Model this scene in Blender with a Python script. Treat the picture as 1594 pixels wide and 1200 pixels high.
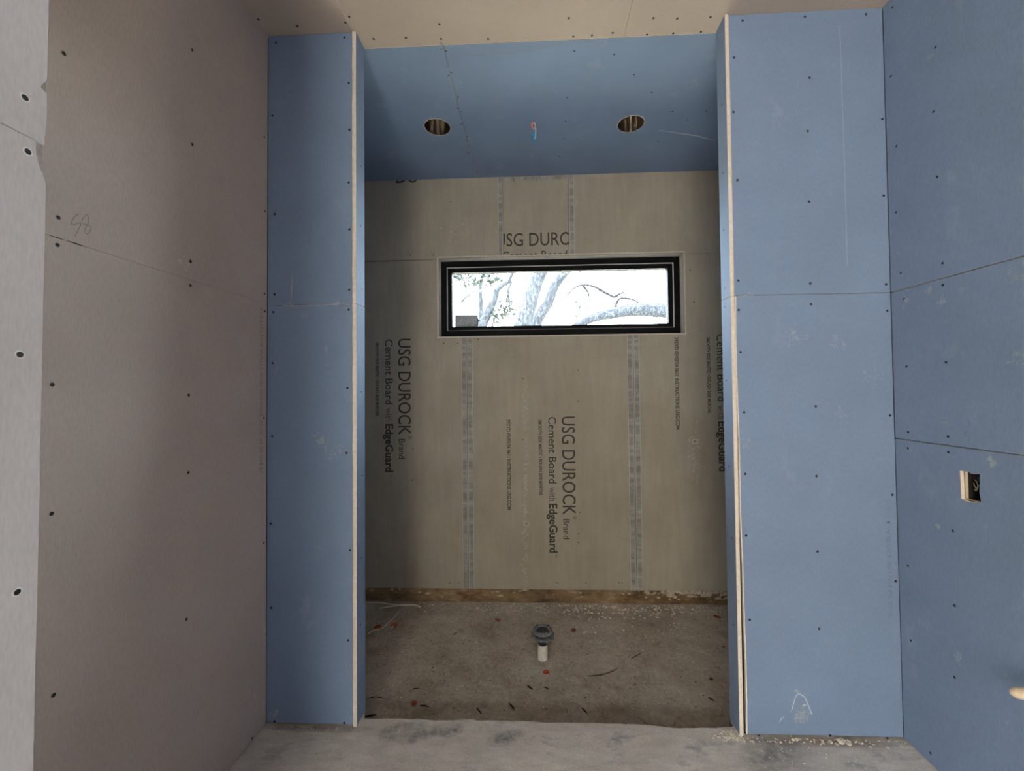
import bpy, bmesh, math, random
from mathutils import Vector, Matrix
from mathutils.geometry import tessellate_polygon
for o in list(bpy.data.objects): bpy.data.objects.remove(o, do_unlink=True)
scn = bpy.context.scene
col = scn.collection
rnd = random.Random(7)

# ------------------------------------------------------------------ measured geometry (metres)
V={'f': 638.13725, 'cx': 811.36719, 'cy': 593.86649, 'cy0': -1.76635, 'cz': 1.44226, 'yaw': -0.04045, 'pit': 0.02118, 'rol': -0.01013, 'XA': -1.19655, 'XB': -0.794, 'XC': 0.82022, 'XD': 1.47784, 'd': 0.08786, 'D': 1.27717, 'r': 0.12241, 'aL': -0.00271, 'aR': -0.00015, 'zL': 1.8352, 'zR1': 1.83443, 'zR2': 1.22745, 'zC1': 1.82565, 'zC2': 1.83508}
SC_COL_L=[(-1.1606,3.0162),(-0.8465,3.0263),(-1.1757,2.6844),(-0.8238,2.6072),(-0.8272,2.8189),(-0.8278,2.3704),(-1.1634,2.2384),(-0.8244,2.1609),(-1.1637,1.8785),(-0.826,1.8921),(-1.1684,1.7998),(-0.8285,1.8044),(-1.1716,1.5739),(-0.8344,1.4595),(-1.1722,1.2506),(-0.839,1.1758),(-1.1784,0.8679),(-0.8239,0.7552),(-1.1744,0.5026),(-0.8329,0.3676),(-1.1587,0.0157),(-0.8502,0.0158)]
SC_COL_R=[(0.8959,3.0204),(1.157,3.0244),(1.4093,3.0227),(0.8565,2.8607),(1.1694,2.7589),(0.8494,2.6231),(1.1561,2.5296),(1.4637,2.57),(0.8601,2.3286),(1.1543,2.2278),(1.4601,2.2439),(0.8544,1.8982),(1.1513,1.8795),(1.4594,1.8697),(0.8535,1.7728),(1.1524,1.7918),(1.4609,1.7586),(0.8575,1.5941),(0.8668,1.3398),(1.1609,1.3624),(1.4599,1.3226),(0.866,1.0817),(1.157,1.0719),(1.4601,0.9946),(0.8645,0.8247),(1.1532,0.7597),(1.4629,0.6408),(0.8715,0.4766),(1.1519,0.4433),(0.8977,0.0011),(1.1848,0.0105),(1.4118,0.0055)]
SC_IN_L=[(0.0399,2.7304),(0.0472,2.4673),(0.0432,2.1955),(0.0561,1.9088),(0.0585,1.8153),(0.0484,1.442),(0.0501,1.0675),(0.0419,0.7024),(0.0341,0.4148)]
SC_IN_R=[(0.0408,2.6845),(0.0441,2.3846),(0.0478,2.1331),(0.0465,1.8774),(0.0527,1.7978),(0.0436,1.1047),(0.0277,0.8039),(0.0325,0.4364),(0.054,1.4763)]
SC_LEFT=[(-0.7887,2.3107),(-0.4032,2.6447),(-0.4005,2.3113),(-0.7959,1.887),(-0.7968,1.8171),(-0.4048,1.8989),(-0.4041,1.8153),(-0.0248,2.5736),(-0.0197,2.2439),(-0.0177,1.8005),(-0.0198,1.8781),(-0.8013,1.1511),(-0.792,0.7058),(-0.8037,1.468),(-0.4082,1.4371),(-0.4073,1.1727),(-0.4108,0.6792),(-0.0221,1.3328),(-0.0196,0.7925),(-0.0874,0.015)]
SC_STUB=[(-1.1876,1.8913),(-1.1843,1.8108),(-1.1901,1.5026),(-1.1887,1.1535)]
SC_RIGHT=[(-0.0487,3.0043),(-0.2206,2.6898),(-0.0317,2.7284),(-0.206,2.4597),(-0.0481,2.4251),(-0.2122,2.2116),(-0.0365,2.1571),(-0.2217,1.8893),(-0.0503,1.9032),(-0.2201,1.8093),(-0.0613,1.7938),(-0.0629,1.5225),(-0.2229,1.5288),(-0.0621,1.2594),(-0.2213,1.2595),(-0.0585,1.1949),(-0.2207,1.2027),(-0.2278,0.9244),(-0.0427,0.7219),(-0.2249,0.6583),(-0.0457,0.4269),(-0.2167,0.4006),(-0.115,0.0463)]
SC_CEIL=[(-0.7903,-0.0746),(-0.7303,0.0398),(-0.5824,0.0422),(-0.4142,-0.0179),(-0.424,0.0558),(-0.21,0.067),(0.1511,-0.0189),(0.1786,0.0754),(0.2631,0.0732),(0.355,0.065),(0.5185,0.0001),(0.5122,0.0823),(0.6225,0.0078),(0.6295,0.0819),(0.7645,0.008),(0.7523,0.0805),(-1.2171,-0.0835),(-1.1851,-0.0819),(-1.0378,-0.0404),(-0.8201,-0.0475),(-0.7898,-0.0741)]
SC_NCEIL=[(-0.4343,0.1144),(-0.4163,0.1239),(-0.4195,0.2567),(-0.4377,0.2755),(-0.4188,0.4283),(-0.439,0.5167),(-0.4261,0.5468),(-0.4454,0.6568),(-0.4319,0.7797),(-0.4418,0.8181),(-0.4515,0.9506),(0.1791,0.4648),(0.1829,0.6644),(0.1845,0.8303),(0.1664,1.031),(0.1902,0.1559),(0.3839,0.185),(0.5085,0.318),(0.6347,0.4517),(0.7977,0.6125),(0.9918,0.6169),(0.9125,0.6938),(0.7976,0.8996)]
SC_BACK=[(-0.7011,1.7988),(-0.597,1.7973),(-0.5384,1.8327),(-0.4965,1.8266),(-0.4419,1.8258),(0.2983,1.5851),(0.2954,1.3583),(-0.1101,1.5307),(-0.1148,1.0756),(0.6711,1.307),(0.7292,1.7581),(0.7217,1.1737),(0.6654,0.7135),(0.7211,0.5871),(0.6648,0.1198),(0.7187,0.0052),(-0.5507,1.384),(-0.5038,1.3385),(-0.5425,1.2577),(-0.555,0.7945),(-0.5082,0.7587),(-0.5448,0.6962),(-0.5611,0.2027),(-0.5126,0.1764),(0.2862,0.3839),(0.2854,0.3223),(-0.9397,1.0131),(-0.9444,0.7789),(-0.6038,0.0197),(-0.6688,0.0191),(0.1228,0.0261),(0.3344,0.028),(0.5971,0.0303),(0.5745,0.0318),(0.2971,0.5424),(0.6912,1.0184),(-0.2288,3.0278),(-0.1652,3.0102),(0.0055,3.0159),(-0.2731,2.6649),(-0.2713,2.5689),(0.2655,2.5191),(0.2731,2.6187),(-0.9537,2.4708),(-0.7783,2.4685),(-0.6423,2.8727),(1.0162,2.4119),(1.1262,2.3143),(1.1497,2.0767)]
CSEAM1=[(-0.8075,-0.1443),(-0.8067,-0.0053)]
CSEAM2=[(0.4088,-0.0848),(0.4105,0.0951)]
NSEAM=[(-0.4227,0.0898),(-0.4466,1.2404)]
SCRATCH=[(0.7708,0.7802),(1.0274,0.8524),(1.1702,0.9129)]
CANS=[(-0.594,0.6768),(0.581,0.7126),(-0.0088,0.6735)]
JL_T=(-0.5231,1.8426)
JL_B=(-0.5325,-0.0004)
JR_T=(0.7094,1.8473)
JR_B=(0.6971,0.0108)
UL_T=(-0.2464,3.0351)
UL_B=(-0.2515,2.4756)
UR_T=(0.2444,3.0489)
UR_B=(0.243,2.4782)
S_L=(-1.2677,2.4335)
S_L2=(-0.7557,2.4339)
S_R=(1.0912,2.434)
S_R2=(1.3186,2.4262)
T1a=(-1.0486,1.8385)
T1b=(-0.9509,1.1175)
T1c=(-1.0456,1.0825)
T1d=(-1.0023,0.9407)
L2a=(-1.1459,1.8376)
L2b=(-1.0905,0.8331)
L2m=(-1.1185,1.2177)
L3a=(-1.2184,1.8168)
L3b=(-1.1938,1.2597)
T2a=(0.1755,1.2455)
T2b=(0.2688,0.5252)
T2c=(0.1711,0.4968)
T2d=(0.2257,0.3518)
M2a=(0.0755,1.2439)
M2b=(0.1242,0.239)
M2m=(0.098,0.6141)
M3a=(0.0021,1.2193)
M3b=(0.0231,0.6724)
D1a=(-0.2343,1.2257)
D1b=(-0.2087,0.5595)
D2a=(1.0048,1.8191)
D2b=(1.0223,1.1441)
R3a=(1.2369,1.799)
R3b=(1.2563,1.257)
R2a=(1.3091,1.8332)
R2b=(1.3462,0.8237)
U1a=(-0.2833,2.5428)
U1b=(0.3839,2.626)
U2a=(-0.248,2.4416)
U2b=(0.2179,2.4923)
BX1=(-0.0976,0.4585)
BX2=(1.1398,1.057)
SM1=(-0.0918,1.4772)
SM2=(-0.1025,-0.0105)
TOPDU1=(-1.0579,3.0294)
TOPDU2=(-0.8604,3.0297)
OBOX=[(-0.26,1.1424),(-0.3245,1.1519),(-0.2616,1.042),(-0.3234,1.0531),(-0.282,1.1445),(-0.2832,1.0466)]
P58_5=[(-0.7506,1.9148),(-0.7608,1.9031),(-0.767,1.8826),(-0.7633,1.881),(-0.7485,1.8923),(-0.7456,1.8892),(-0.7511,1.8732),(-0.7593,1.8531)]
P58_8=[(-0.7286,1.9222),(-0.7363,1.9167),(-0.7429,1.9),(-0.738,1.8934),(-0.7283,1.8941),(-0.7203,1.8897),(-0.7281,1.8725),(-0.7349,1.8709),(-0.7359,1.8792),(-0.7322,1.8893),(-0.7274,1.8999),(-0.7265,1.9111),(-0.7282,1.9191)]
P5_R=[(-0.2919,1.2839),(-0.2813,1.2796),(-0.2797,1.2691),(-0.2933,1.268),(-0.2948,1.258),(-0.2896,1.2496)]
TXL=[(-0.0514,1.8124),(-0.0223,1.8183),(-0.0437,1.0959),(-0.0189,1.0908)]
TXR=[(1.4273,0.9682),(1.4465,0.9682),(1.4281,0.4926),(1.4485,0.4928)]
CHIP=[(-1.16,1.9391),(-1.1634,1.9313),(-1.1675,1.924),(-1.1697,1.9167),(-1.1606,1.9189)]
CHIP2=[(-1.1609,1.8375),(-1.1739,1.8379),(-1.1745,1.8309),(-1.1736,1.8147),(-1.1721,1.7989),(-1.1679,1.7911),(-1.1592,1.7788)]
STUB=[(-1.1584,2.0679),(-1.1594,1.8008),(-1.1628,1.4571),(-1.1662,0.8849),(-1.2154,1.8346),(-1.1616,1.8394)]
DRAIN=(0.0115,0.6594)
ORANGE=[(-0.9747,0.962),(-1.0758,0.9375),(-0.2893,1.0459),(0.2147,0.9385),(1.2046,1.1184),(0.0296,0.5402),(-0.6349,0.2944),(0.9125,0.5078),(1.1046,0.7874)]
TWIGS=[(-0.3029,0.2543),(-0.145,0.287),(-0.0587,0.4157),(0.0253,0.4133),(-0.5776,0.2752),(-0.8245,0.2084),(-0.8455,0.3229),(0.2094,0.2684),(0.5599,0.6903),(0.3391,0.543),(0.4794,0.2143),(-0.5474,0.8856),(-0.819,0.8314),(-0.6568,0.3998),(0.8512,0.3601)]
STRING1=[(-1.2739,1.2432),(-1.1845,1.236),(-1.0925,1.22),(-0.9829,1.2046),(-0.918,1.2237)]
STRING1b=[(-1.157,1.166),(-1.0501,1.1944),(-0.9415,1.2232),(-0.8608,1.1897)]
STRING2=[(-1.1103,0.8654),(-1.0827,0.9012),(-1.0488,0.9236),(-1.0207,0.9986),(-1.0077,1.0614),(-0.9988,1.127)]
SLABE=[(-0.7849,0.0443),(-0.6874,0.0453),(-0.5738,0.0484),(-0.4595,0.0481),(-0.4022,0.0462),(-0.3467,0.053),(-0.3044,0.0542),(-0.2718,0.0446),(-0.2333,0.0526),(-0.1625,0.0494),(-0.0924,0.0513),(-0.0084,0.0485),(0.0472,0.0449),(0.1029,0.0481),(0.2137,0.0478),(0.3238,0.0475),(0.4325,0.0437),(0.5133,0.041),(0.5636,0.029),(0.6469,0.0364),(0.7263,0.0336),(0.8339,0.0466)]
SMEARR=[(1.0573,0.1877),(1.0646,0.1781),(1.0479,0.1581),(1.0304,0.1012),(1.093,0.1503),(1.1152,0.0899),(1.0702,0.0955),(0.9819,0.0588),(1.0008,0.0809),(1.085,0.1317)]
SMCL=[(-1.0848,1.928),(-1.0878,1.8532),(-0.9466,1.2315),(-0.9045,1.1714),(-1.1502,1.5765),(-0.9289,1.6076),(-1.1661,1.1348),(-1.0279,1.7835),(-1.166,0.0417)]
SMCR=[(1.0728,1.6708),(1.2514,1.6326),(1.3915,1.4859),(1.2587,1.3273),(0.8663,1.2086),(0.903,1.8403),(1.0764,1.6398)]
SMR=[(-0.0748,1.7775),(-0.1695,1.8032),(-0.2858,1.776),(-0.2171,1.3081),(-0.2108,1.7518),(-0.4538,1.5268),(-0.3657,1.1955),(-0.1747,0.9206),(-0.2263,1.199),(-0.2325,0.4766),(-0.1973,2.6772),(-0.4482,1.7821)]
SML=[(-0.4273,1.8845),(-0.071,0.1835),(-0.0072,0.3791)]
SMN=[(-0.4048,0.3232),(0.3324,0.1253),(0.8453,0.4084),(-0.4196,0.801),(-0.4259,0.1035),(0.1047,0.3862)]
TR_MAIN=[(-0.3332,2.6736),(-0.2741,2.8635),(-0.175,3.2439),(-0.0763,3.5672),(0.0313,3.8331),(0.119,4.0228),(0.1981,4.2894)]
TR_SEC=[(-0.0525,2.894),(0.0781,3.2317),(0.2718,3.5259),(0.4025,3.8637),(0.5745,4.1156),(0.7456,4.3036),(0.939,4.5974)]
TR_THIN=[(-1.5128,2.9721),(-1.3922,3.2996),(-1.2245,3.6265),(-1.1161,3.9073),(-1.0317,4.118),(-0.8657,4.2561),(-0.6878,4.4175)]
TR_TWIN=[(-1.6126,3.3707),(-1.6213,3.8861),(-1.6305,4.3508),(-1.6021,4.6603),(-1.5602,5.0475)]
TR_LIMB=[(0.6231,2.5859),(0.8417,2.7001),(1.1264,2.8129),(1.4594,2.8742),(1.7914,2.9354),(2.1213,2.9294),(2.4333,2.907),(2.7778,2.9341)]
BR1=[(1.5016,3.2211),(1.2648,3.3466),(1.1123,3.4361),(0.8903,3.4753),(0.7179,3.4095),(0.5788,3.2737)]
BR2=[(1.5016,3.2211),(1.6047,3.2881),(1.7072,3.3205)]
BR3=[(1.4787,2.9267),(1.5662,3.1632),(1.801,3.1587),(1.9337,3.0882)]
BR4=[(0.8903,3.4753),(0.9912,3.3348),(1.0154,3.2306)]
BR5=[(-2.0032,3.7826),(-1.8837,3.9222),(-1.7175,3.9781)]
BR6=[(-0.7761,3.783),(-0.7497,4.0887),(-0.6535,4.3225)]
LF=[(-0.9434,3.4801),(-0.7546,3.5708),(-1.1801,3.3196),(-2.1169,4.4955),(-1.9743,4.5161),(-1.265,4.4062),(-1.17,4.4751),(-1.6912,4.3206),(1.1575,3.6296),(-0.7068,3.6641)]
LF2=[(1.624,4.5086),(1.8988,4.3624),(3.1849,4.4512),(3.0719,4.5235),(2.9917,3.8277),(1.2158,3.3951),(0.8281,3.8697),(0.9928,4.0537),(0.572,3.8278)]
H = 3.05
XA, XB, XC, XD = V['XA'], V['XB'], V['XC'], V['XD']      # left wall, opening edges, right wall
DC, DB, RZ = V['d'], V['D'], -V['r']                    # column depth, shower back wall, recess floor
XS = -.769                                              # face of the wall return near the camera
SEAM = 1.835
T = .0127                                               # board thickness
NL, NR = -1.56, 1.72                                    # shower side walls

# ------------------------------------------------------------------ camera
cam = bpy.data.cameras.new('camera'); cam_o = bpy.data.objects.new('camera', cam); col.objects.link(cam_o)
cam.sensor_width = 36; cam.sensor_fit = 'HORIZONTAL'; cam.lens = V['f'] / 1594 * 36
cam.shift_x = -(V['cx'] - 797) / 1594; cam.shift_y = (V['cy'] - 600) / 1594
cam.clip_start = .02; cam.clip_end = 300
ya, pi_, ro = V['yaw'], V['pit'], V['rol']
fwd = Vector((math.sin(ya) * math.cos(pi_), math.cos(ya) * math.cos(pi_), math.sin(pi_)))
rt = Vector((math.cos(ya), -math.sin(ya), 0)); up = rt.cross(fwd)
r2 = math.cos(ro) * rt + math.sin(ro) * up; u2 = -math.sin(ro) * rt + math.cos(ro) * up
M = Matrix((r2, u2, -fwd)).transposed().to_4x4(); M.translation = Vector((0, V['cy0'], V['cz']))
cam_o.matrix_world = M
scn.camera = cam_o
# ------------------------------------------------------------------ world, sun, daylight
w = bpy.data.worlds.new('sky'); scn.world = w; w.use_nodes = True
nt = w.node_tree; bg = nt.nodes['Background']
bg.inputs[0].default_value = (.82, .91, 1.0, 1); bg.inputs[1].default_value = 52.0
sun = bpy.data.lights.new('sun', 'SUN'); sun.energy = 16.0; sun.angle = .01; sun.color = (1, .95, .86)
so = bpy.data.objects.new('sun', sun); col.objects.link(so); so.location = (-6, 6, 12)
so.rotation_euler = Vector((.10, .60, -.75)).to_track_quat('-Z', 'Y').to_euler()
dl = bpy.data.lights.new('rear_portal', 'AREA'); dl.shape = 'RECTANGLE'; dl.size = 2.3; dl.size_y = 2.4
dl.cycles.is_portal = True  # sky portal at the added rear opening
do = bpy.data.objects.new('rear_portal', dl); col.objects.link(do)
do.location = (-1.08, -4.72, 1.15); do.rotation_euler = (math.radians(90), 0, 0)
pl = bpy.data.lights.new('window_portal', 'AREA'); pl.shape = 'RECTANGLE'; pl.size = 1.8; pl.size_y = .58
pl.cycles.is_portal = True
po = bpy.data.objects.new('window_portal', pl); col.objects.link(po)
po.location = (.16, DB + .175, 2.145); po.rotation_euler = (math.radians(-90), 0, 0)
vs = scn.view_settings; vs.view_transform = 'Standard'; vs.look = 'None'; vs.exposure = 0; vs.gamma = 1; vs.use_curve_mapping = False

# ------------------------------------------------------------------ materials
def srgb(r, g, b):
    f = lambda c: c / 12.92 if c <= .04045 else ((c + .055) / 1.055) ** 2.4
    return (f(r / 255), f(g / 255), f(b / 255))
class Mat:
    def __init__(s, name, rough=.85, spec=.3):
        s.m = bpy.data.materials.new(name); s.m.use_nodes = True
        s.n = s.m.node_tree.nodes; s.l = s.m.node_tree.links
        s.b = s.n['Principled BSDF']; s.b.inputs['Roughness'].default_value = rough
        s.b.inputs['Specular IOR Level'].default_value = spec
        s.geo = s.n.new('ShaderNodeNewGeometry')
    def pos(s, sc=(1, 1, 1)):
        mp = s.n.new('ShaderNodeMapping'); mp.inputs['Scale'].default_value = sc
        s.l.new(s.geo.outputs['Position'], mp.inputs[0]); return mp.outputs[0]
    def noise(s, scale, detail=4, rough=.6, sc=(1, 1, 1)):
        t = s.n.new('ShaderNodeTexNoise'); t.inputs['Scale'].default_value = scale
        t.inputs['Detail'].default_value = detail; t.inputs['Roughness'].default_value = rough
        s.l.new(s.pos(sc), t.inputs['Vector']); return t.outputs[0]
    def ramp(s, v, stops):
        r = s.n.new('ShaderNodeValToRGB'); e = r.color_ramp.elements
        while len(e) < len(stops): e.new(.5)
        for k, (p, c) in enumerate(stops):
            e[k].position = p; e[k].color = (*(c if isinstance(c, tuple) else (c, c, c)), 1)
        s.l.new(v, r.inputs[0]); return r.outputs[0]
    def mix(s, a, b, f, mode='MIX'):
        x = s.n.new('ShaderNodeMix'); x.data_type = 'RGBA'; x.blend_type = mode
        for sock, val in ((x.inputs[0], f), (x.inputs[6], a), (x.inputs[7], b)):
            if hasattr(val, 'links'): s.l.new(val, sock)
            elif isinstance(val, tuple): sock.default_value = (*val, 1)
            else: sock.default_value = val
        return x.outputs[2]
    def math(s, op, a, b):
        x = s.n.new('ShaderNodeMath'); x.operation = op
        for sock, val in ((x.inputs[0], a), (x.inputs[1], b)):
            if hasattr(val, 'links'): s.l.new(val, sock)
            else: sock.default_value = val
        return x.outputs[0]
    def color(s, c):
        if hasattr(c, 'links'): s.l.new(c, s.b.inputs['Base Color'])
        else: s.b.inputs['Base Color'].default_value = (*c, 1)
        return s
    def bump(s, h, strength=.3, dist=.002):
        b = s.n.new('ShaderNodeBump'); b.inputs['Strength'].default_value = strength; b.inputs['Distance'].default_value = dist
        s.l.new(h, b.inputs['Height']); s.l.new(b.outputs[0], s.b.inputs['Normal']); return s
    def sep(s):
        x = s.n.new('ShaderNodeSeparateXYZ'); s.l.new(s.geo.outputs['Position'], x.inputs[0]); return x.outputs
def plain(name, c, rough=.7, spec=.3, metal=0, vary=.12, scale=60):
    m = Mat(name, rough, spec); m.b.inputs['Metallic'].default_value = metal
    d = tuple(x * (1 - vary) for x in c); l = tuple(min(1, x * (1 + vary)) for x in c)
    m.color(m.ramp(m.noise(scale), [(.3, d), (.7, l)])); return m.m
def board_mat(name, c, dust=.25, dustc=(.72, .68, .62)):
    m = Mat(name, .78, .25)
    base = m.ramp(m.noise(3.0, 5), [(.3, tuple(x * .94 for x in c)), (.7, tuple(x * 1.05 for x in c))])
    fib = m.ramp(m.noise(240, 2, .5, (1, 1, .25)), [(.3, .93), (.7, 1.05)])
    base = m.mix(base, fib, 1.0, 'MULTIPLY')
    sm = m.ramp(m.noise(5.5, 8, .7, (1, 1, .6)), [(.60, 0.0), (.78, 1.0)])
    sp = m.ramp(m.noise(55, 3, .6), [(.70, 0.0), (.76, 1.0)])
    f = m.math('MULTIPLY', m.math('ADD', m.math('MULTIPLY', sm, .55), m.math('MULTIPLY', sp, .6)), dust)
    m.color(m.mix(base, dustc, f)); m.bump(m.noise(300, 2), .08, .0005); return m.m
BLUE = board_mat('blue_moisture_board', (.207, .276, .397), .3)
GREY = board_mat('grey_paper_board', (.50, .405, .345), .10)
PALE = board_mat('pale_paper_board', (.50, .44, .405), .10)
CEIL = board_mat('ceiling_paper_board', (.46, .378, .308), .10)
def gyps():
    m = Mat('gypsum_core', .95, .1)
    c = m.ramp(m.noise(70, 5, .7), [(.25, (.74, .62, .49)), (.5, (.86, .74, .60)), (.75, (.93, .83, .70))])
    m.color(c).bump(m.noise(160, 4), .5, .002); return m.m
GYPS = gyps()
def cement():
    m = Mat('cement_board', .92, .15)
    b = m.ramp(m.noise(2.2, 6, .6), [(.3, (.345, .30, .235)), (.7, (.42, .368, .292))])
    g = m.ramp(m.noise(420, 3, .6), [(.3, .86), (.7, 1.1)])
    b = m.mix(b, g, 1.0, 'MULTIPLY')
    st = m.ramp(m.noise(26, 5, .7, (1, 1, .12)), [(.35, .95), (.65, 1.04)])
    b = m.mix(b, st, 1.0, 'MULTIPLY')
    sp = m.ramp(m.noise(150, 2, .5), [(.735, 0.0), (.76, 1.0)])
    b = m.mix(b, (.68, .64, .55), m.math('MULTIPLY', sp, .55))
    m.color(b).bump(m.noise(350, 3), .15, .0008); return m.m
CEM = cement()
def tape_mat(name, sc):
    m = Mat(name, .8, .2)
    k = m.ramp(m.noise(30, 2, .5, sc), [(.34, (.235, .222, .205)), (.5, (.30, .285, .26)), (.66, (.39, .37, .335))])
    m.color(m.mix(k, m.ramp(m.noise(160), [(.4, .85), (.6, 1.1)]), 1.0, 'MULTIPLY')); return m.m
TAPEV = tape_mat('edge_wrap_vertical', (.2, .2, 1.0)); TAPEH = tape_mat('edge_wrap_level', (1.0, .2, .2))
LINE = plain('edge_wrap_line', (.48, .455, .41))
def slab_mat():
    m = Mat('trowelled_concrete', .85, .25)
    x, y, z = m.sep()
    b = m.ramp(m.noise(2.4, 8, .65), [(.28, (.50, .445, .395)), (.52, (.62, .56, .50)), (.75, (.72, .66, .595))])
    br = m.ramp(m.noise(9, 6, .7, (.8, 2.6, 1)), [(.34, .86), (.64, 1.10)])
    b = m.mix(b, br, 1.0, 'MULTIPLY')
    gr = m.ramp(m.noise(4.5, 7, .72, (1, 2.0, 1)), [(.55, 0.0), (.68, 1.0)])
    b = m.mix(b, (.25, .255, .265), m.math('MULTIPLY', gr, .75))
    sp = m.ramp(m.noise(110, 3, .6), [(.3, .88), (.7, 1.08)])
    m.color(m.mix(b, sp, 1.0, 'MULTIPLY')).bump(m.noise(40, 6), .35, .004); return m.m
SLAB = slab_mat()
def dirt_mat():
    m = Mat('dirty_recess_concrete', .95, .1)
    b = m.ramp(m.noise(3.2, 9, .7), [(.28, (.32, .25, .18)), (.5, (.48, .405, .32)), (.72, (.62, .54, .44))])
    g = m.ramp(m.noise(48, 9, .85), [(.30, .58), (.5, 1.0), (.70, 1.38)])
    b = m.mix(b, g, 1.0, 'MULTIPLY')
    dk = m.ramp(m.noise(6, 6, .7), [(.58, 0.0), (.72, 1.0)])
    b = m.mix(b, (.20, .14, .09), m.math('MULTIPLY', dk, .6))
    sp = m.ramp(m.noise(95, 2, .5), [(.70, 0.0), (.74, 1.0)])
    b = m.mix(b, (.50, .43, .34), m.math('MULTIPLY', sp, .6))
    m.color(b).bump(m.noise(45, 8, .7), .6, .006); return m.m
DIRT = dirt_mat()
def foot_mat():
    m = Mat('stained_footing', .95, .1)
    b = m.ramp(m.noise(9, 8, .75, (.6, 1, 1.3)), [(.30, (.045, .03, .02)), (.45, (.19, .12, .065)), (.58, (.30, .20, .11)), (.72, (.46, .38, .28))])
    m.color(b).bump(m.noise(50, 6), .6, .006); return m.m
FOOT = foot_mat()
INK = plain('printed_ink', (.055, .045, .035), vary=.3, scale=200)
INKS = plain('dot_matrix_ink', (.085, .072, .055), vary=.3, scale=260)
INKL = plain('faded_brown_ink', (.30, .24, .19), vary=.2)
INKB = plain('faded_blue_ink', (.16, .22, .33), vary=.2)
PENC = plain('pencil_line', (.24, .215, .195), vary=.25, scale=300)
DARK = plain('dark_cavity', (.03, .026, .022), .95)
SCREW = plain('black_screw_steel', (.012, .011, .010), .6, .3, 0)
FRAME = plain('black_window_vinyl', (.0035, .0035, .004), .6, .12)
GASK = plain('pale_gasket', (.62, .58, .55), .6)
METAL = plain('galvanised_steel', (.62, .56, .48), .2, .5, 1.0, .12, 14)
_n = METAL.node_tree.nodes; _t = _n.new('ShaderNodeTangent'); _t.direction_type = 'RADIAL'; _t.axis = 'Z'
_b = _n['Principled BSDF']; _b.inputs['Anisotropic'].default_value = .9; _b.inputs['Anisotropic Rotation'].default_value = .25; METAL.node_tree.links.new(_t.outputs[0], _b.inputs['Tangent'])
RIM = plain('can_rim_metal', (.62, .55, .46), .45, .5)
PVC = plain('white_pvc', (.72, .66, .55), .5, .4)
BLK = plain('black_rubber', (.025, .025, .028), .55)
CLIPM = plain('dull_spring_steel', (.16, .14, .12), .5, .4)
GRYP = plain('grey_drain_metal', (.16, .165, .165), .55, .4, 0, .4, 80)
GRYD = plain('dark_grate', (.06, .055, .05), .8, .3, 0, .5, 200)
CREAM = plain('cream_plastic_tube', (.80, .62, .42), .45, .4)
BOXM = plain('cream_box_plastic', (.62, .53, .40), .5)
TEAL = plain('green_wire', (.03, .12, .10), .5); MAR = plain('maroon_wire', (.09, .02, .03), .5); COP = plain('bare_wire', (.55, .46, .36), .4)
BWIRE = plain('blue_wire', (.05, .24, .46), .45); RWIRE = plain('pink_wire', (.50, .22, .22), .5); WWIRE = plain('white_wire', (.66, .66, .70), .5)
ORNG = plain('orange_scrap', (.62, .135, .05), .6, vary=.3, scale=90)
PINK = plain('faded_red_scrap', (.40, .13, .11), .6, vary=.3, scale=90)
ROOTB = plain('brown_root', (.13, .09, .06), .9, vary=.4, scale=40)
TWIG = plain('dark_splinter', (.035, .025, .018), .9, vary=.4)
WOODL = plain('pale_splinter', (.36, .27, .18), .9, vary=.3)
STRG = plain('pale_string', (.86, .74, .58), .9)
CRUMB = plain('plaster_crumb', (.78, .68, .54), .95, vary=.35, scale=30)
CRUMBD = plain('dirt_crumb', (.14, .10, .07), .95, vary=.4, scale=30)
def label_mat():
    m = Mat('window_label', .8, .1); k = m.ramp(m.noise(120, 4, .7), [(.38, .55), (.60, 1.1)])
    m.color(m.mix((.45, .47, .49), k, 1.0, 'MULTIPLY')); t = m.n.new('ShaderNodeBsdfTranslucent'); m.l.new(m.mix((.024, .025, .026), k, 1.0, 'MULTIPLY'), t.inputs[0])
    a = m.n.new('ShaderNodeAddShader'); m.l.new(m.b.outputs[0], a.inputs[0]); m.l.new(t.outputs[0], a.inputs[1]); m.l.new(a.outputs[0], m.n['Material Output'].inputs[0]); return m.m
LABEL = label_mat()
def bark():
    m = Mat('oak_bark', .95, .1)
    b = m.ramp(m.noise(16, 6, .75, (1.6, 1.6, .6)), [(.36, (.008, .009, .0115)), (.5, (.019, .0205, .0245)), (.62, (.045, .047, .050))])
    m.color(b).bump(m.noise(22, 6, .7, (1.5, 1.5, .5)), .8, .03); return m.m
BARK = bark()
LEAF = plain('leaf_green', (.0075, .012, .0075), .6, vary=.3, scale=8)
TWIGB = plain('dark_oak_twigs', (.0085, .0085, .0095), .95, .1, 0, .4, 9)
GRND = plain('sandy_yard', (.42, .37, .29), .95, vary=.2, scale=3)
def glass():
    m = bpy.data.materials.new('window_glass'); m.use_nodes = True; n = m.node_tree.nodes; l = m.node_tree.links
    n.remove(n['Principled BSDF']); t = n.new('ShaderNodeBsdfTransparent'); g = n.new('ShaderNodeBsdfGlossy'); x = n.new('ShaderNodeMixShader')
    t.inputs[0].default_value = (.93, .96, .95, 1); g.inputs['Roughness'].default_value = .02
    fr = n.new('ShaderNodeFresnel'); fr.inputs[0].default_value = 1.45; l.new(fr.outputs[0], x.inputs[0])
    l.new(t.outputs[0], x.inputs[1]); l.new(g.outputs[0], x.inputs[2]); l.new(x.outputs[0], n['Material Output'].inputs[0]); return m
GLASS = glass()
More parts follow.
